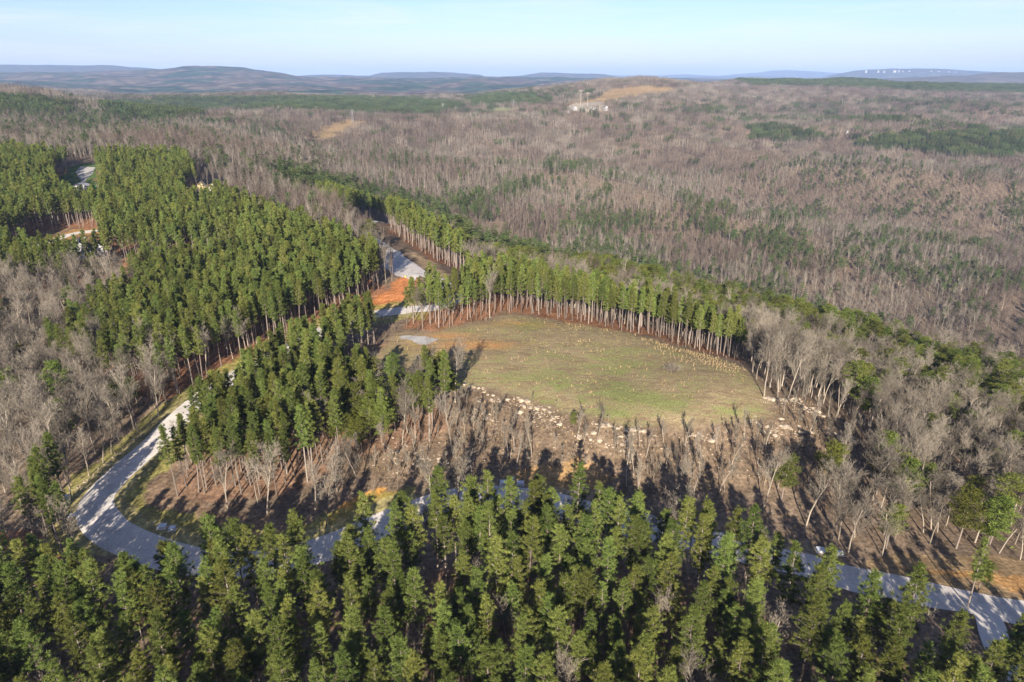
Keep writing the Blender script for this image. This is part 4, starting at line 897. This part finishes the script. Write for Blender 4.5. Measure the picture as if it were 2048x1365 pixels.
def gable(parent, w, d, h, rise, wallm, roofm, over=.4, wins=(), x=0, y=0):
    m = MB(); m.prism([(-w/2+x, 0), (w/2+x, 0), (w/2+x, h), (x, h+rise), (-w/2+x, h)], y-d/2, y+d/2); m.box(x-w/2-.1, x+w/2+.1, y-d/2-.1, y+d/2+.1, -2.5, .02); obj('wall', m.mesh('wall', wallm), parent)
    m = MB(); s_ = rise/(w/2)
    for sg in (-1, 1):
        a = (x, h+rise+.03); b_ = (x+sg*(w/2+over), h-over*s_+.03); prof = [a, b_, (b_[0], b_[1]+.22), (a[0], a[1]+.22)]
        if sg > 0: prof = prof[::-1]
        m.prism(prof, y-d/2-over, y+d/2+over)
    r = obj('roof', m.mesh('roof', roofm), parent)
    for wx, wz, ww, wh in wins:
        m = MB(); m.box(x+wx-ww/2, x+wx+ww/2, y-d/2-.05, y-d/2+.02, wz, wz+wh); wn = obj('window', m.mesh('window', M_DARK), parent)
        m = MB(); m.box(x+wx-ww/2-.12, x+wx+ww/2+.12, y-d/2-.09, y-d/2-.053, wz-.12, wz); m.box(x+wx-ww/2-.12, x+wx+ww/2+.12, y-d/2-.09, y-d/2-.053, wz+wh, wz+wh+.12); obj('frame', m.mesh('frame', M_WHITE), wn)
    return r
e = empty('house', at(166, 512), .5, 'dark-roofed house half hidden by leafless trees at upper left', 'house', 'houses among the trees')
r = gable(e, 9, 13, 4.5, 4, M_GREYROOF, M_DARKROOF, wins=[(-2, 1, 1.3, 1.5), (2, 1, 1.3, 1.5)])
m = MB(); m.box(-2.6, -1.4, 2, 3, 6.2, 9.6); m.box(-2.75, -1.25, 1.85, 3.15, 9.6, 9.8); obj('chimney', m.mesh('chimney', M_WHITE), r); m = MB(); m.box(1.6, 2.8, 3, 4, 6.2, 9.4); m.box(1.45, 2.95, 2.85, 4.15, 9.4, 9.6); obj('chimney', m.mesh('chimney', M_WHITE), r)
gable(e, 6, 9, 4, 3, M_GREYROOF, M_DARKROOF, x=8.6, y=-2)
e = empty('house', at(166, 386), .1, 'white house under construction wrapped in green beside a gravel lot', 'house', 'houses among the trees')
gable(e, 10, 8, 5, 2.5, M_WHITE, M_GREYROOF, wins=[(-3, 1, 1.2, 1.5), (0, 1, 1.2, 1.5), (3, 1, 1.2, 1.5)])
e = empty('site_shelter', at(184, 382), 0, 'green-sheeted shelter with red end at the upper left building site', 'shelter')
m = MB(); m.prism([(-3.5,0),(3.5,0),(3.5,2.8),(0,4.2),(-3.5,2.8)], -2, 2); obj('sheeting', m.mesh('sheeting', M_GREEN), e)
m = MB(); m.box(-5.2, -3.51, -2, 2, 0, 4.4); obj('end_panel', m.mesh('end_panel', M_RED), e)
e = empty('house', at(405, 389), .25, 'pale yellow timber-framed house with a steep gable among the pines', 'house', 'houses among the trees')
gable(e, 8, 8, 5, 4.5, M_TIMBER, M_TIMBER, .1, wins=[(0, 2, 1.6, 3), (-2.4, 1, 1, 1.6), (2.4, 1, 1, 1.6)])
gable(e, 6, 6, 4.5, 3, M_WHITE, M_TIMBER, .1, x=8, y=2)
e = empty('shed', at(375, 390), 0, 'small white shed left of the timber-framed house', 'shed')
gable(e, 4, 4, 3.5, 1.5, M_WHITE, M_WHITE, .1, wins=[(0, 1, 1, 1.2)])
for (px, py, w, d, h_, rz, wm, rm, lb) in [(1150, 221, 11, 9, 2, .2, M_GREYROOF, M_GREYROOF, 'pale building left of the two power poles on the distant hilltop'), (1184, 220, 17, 8, 1, -.1, M_FARWALL, M_GREYROOF, 'long low building right of the two power poles on the distant hilltop'), (1136, 226, 6, 5, 1, 0, M_GREYROOF, M_WHITE, 'small white hut at the left of the hilltop buildings'),
                                            (1211, 222, 10, 9, 5, .3, M_GREYROOF, M_DARKROOF, 'grey-roofed house at the right of the hilltop buildings'), (1694, 267, 6, 4, -1, .1, M_GREYROOF, M_GREYROOF, 'low pale farm building between the two dark pine plantations')]:
    p = at(px, py); e = empty('house', (p[0], p[1], p[2]+1), rz, lb, 'house', 'buildings on the far uplands')
    gable(e, w, d, h_+3, 3.5, wm, rm, wins=[(-w/4, 3, 2, 2), (w/4, 3, 2, 2)])
# power poles and pylons
for px, py, hh, lb in [(1161, 212, 42, 'taller left wooden power pole pair on the distant hilltop'), (1175, 214, 38, 'right hand wooden power pole on the distant hilltop')]:
    e = empty('power_pole', at(px, py), 0, lb, 'power pole', 'power poles on the hilltop')
    m = MB(); m.tube([(0,0,-1),(0,0,hh)], [.5,.35], 8); obj('pole', m.mesh('pole', M_POLE), e)
    m = MB(); m.box(-5.5, 5.5, -.4, .4, hh-2, hh-1.2); obj('crossarm', m.mesh('crossarm', M_POLE), e)
    for x in (-4.5, 0, 4.5):
        m = MB(); m.tube([(x,0,hh-2),(x,0,hh-3.6)], [.22,.22], 6); obj('insulator', m.mesh('insulator', M_WHITE), e)
for px, py, hh, lb in [(706, 246, 30, 'steel lattice pylon above the sandy clearing at upper left'), (886, 226, 28, 'steel lattice pylon right of the long green plantation'), (1027, 218, 28, 'steel lattice pylon in front of the hilltop scrub')]:
    e = empty('pylon', at(px, py), 0, lb, 'pylon', 'lattice pylons crossing the uplands')
    m = MB()
    for sx in (-1, 1):
        for sy in (-1, 1): m.tube([(sx*3.2, sy*3.2, -1), (sx*1.3, sy*1.3, hh*.55), (sx*.9, sy*.9, hh)], [.22,.2,.15], 4)
    for k in range(7):
        z0 = hh*k/7; z1 = hh*(k+1)/7; w0 = 3.2-2.2*min(1, z0/hh*1.4); w1 = 3.2-2.2*min(1, z1/hh*1.4)
        for sy in (-1, 1): m.tube([(-w0, sy*w0, z0), (w1, sy*w1, z1)], [.12,.12], 3); m.tube([(w0, sy*w0, z0), (-w1, sy*w1, z1)], [.12,.12], 3)
    obj('lattice_tower', m.mesh('lattice_tower', M_STEEL), e)
    for k, wz in enumerate((.72, .84, .96)):
        m = MB(); m.tube([(-6.5,0,hh*wz),(0,0,hh*wz+.8),(6.5,0,hh*wz)], [.12,.35,.12], 4); obj('crossarm', m.mesh('crossarm', M_STEEL), e)
# houses along the distant plateau rim
plist = [(1732,141,26),(1756,141,20),(1768,142,16),(1789,141,46),(1797,141,18),(1805,142,14),(1818,142,20),(1862,142,20),(1877,143,34),(1897,143,14),(1911,144,24),(1925,145,14),(1936,146,20)]
for i, (px, py, w) in enumerate(plist):
    r = ray(px, py+1.5); Yp = 15000-700; k = Yp/r[1]; loc = (r[0]*k, Yp, H+r[2]*k-6)
    e = empty('house', loc, random.uniform(-.2, .2), ('largest white building' if w == 46 else '%s white building from the left' % ordn(i))+' along the rim of the blue plateau', 'house', 'white buildings on the plateau rim')
    w *= .6; m = MB(); m.box(-w, w, -20, 20, -30, 10); m.box(-w*.5, w*.5, -22, -20, -30, 16); obj('wall', m.mesh('wall', M_FARWALL), e)
    m = MB(); m.prism([(-w-2,10.2),(w+2,10.2),(w*.7,17),(-w*.7,17)], -19, 24); obj('roof', m.mesh('roof', M_GREYROOF), e)

# ------------------------------------------------------------------ haze
HZ = True
if HZ:
    m, t, o = new_mat('haze'); pv = t.nodes.new('ShaderNodeVolumePrincipled'); t.links.new(pv.outputs[0], o.inputs['Volume'])
    pv.inputs['Color'].default_value = (.40, .58, .95, 1); pv.inputs['Density'].default_value = 5.0e-5; pv.inputs['Anisotropy'].default_value = 0.0
    mb = MB(); mb.box(-34000, 34000, -3000, 32000, -330, 330); me = mb.mesh('haze', m); me.name = 'haze'
    hz = obj('haze', me); tag(hz, 'thin blue air haze over the far hills', 'haze', kind='stuff')
print('done', len(bpy.data.objects))
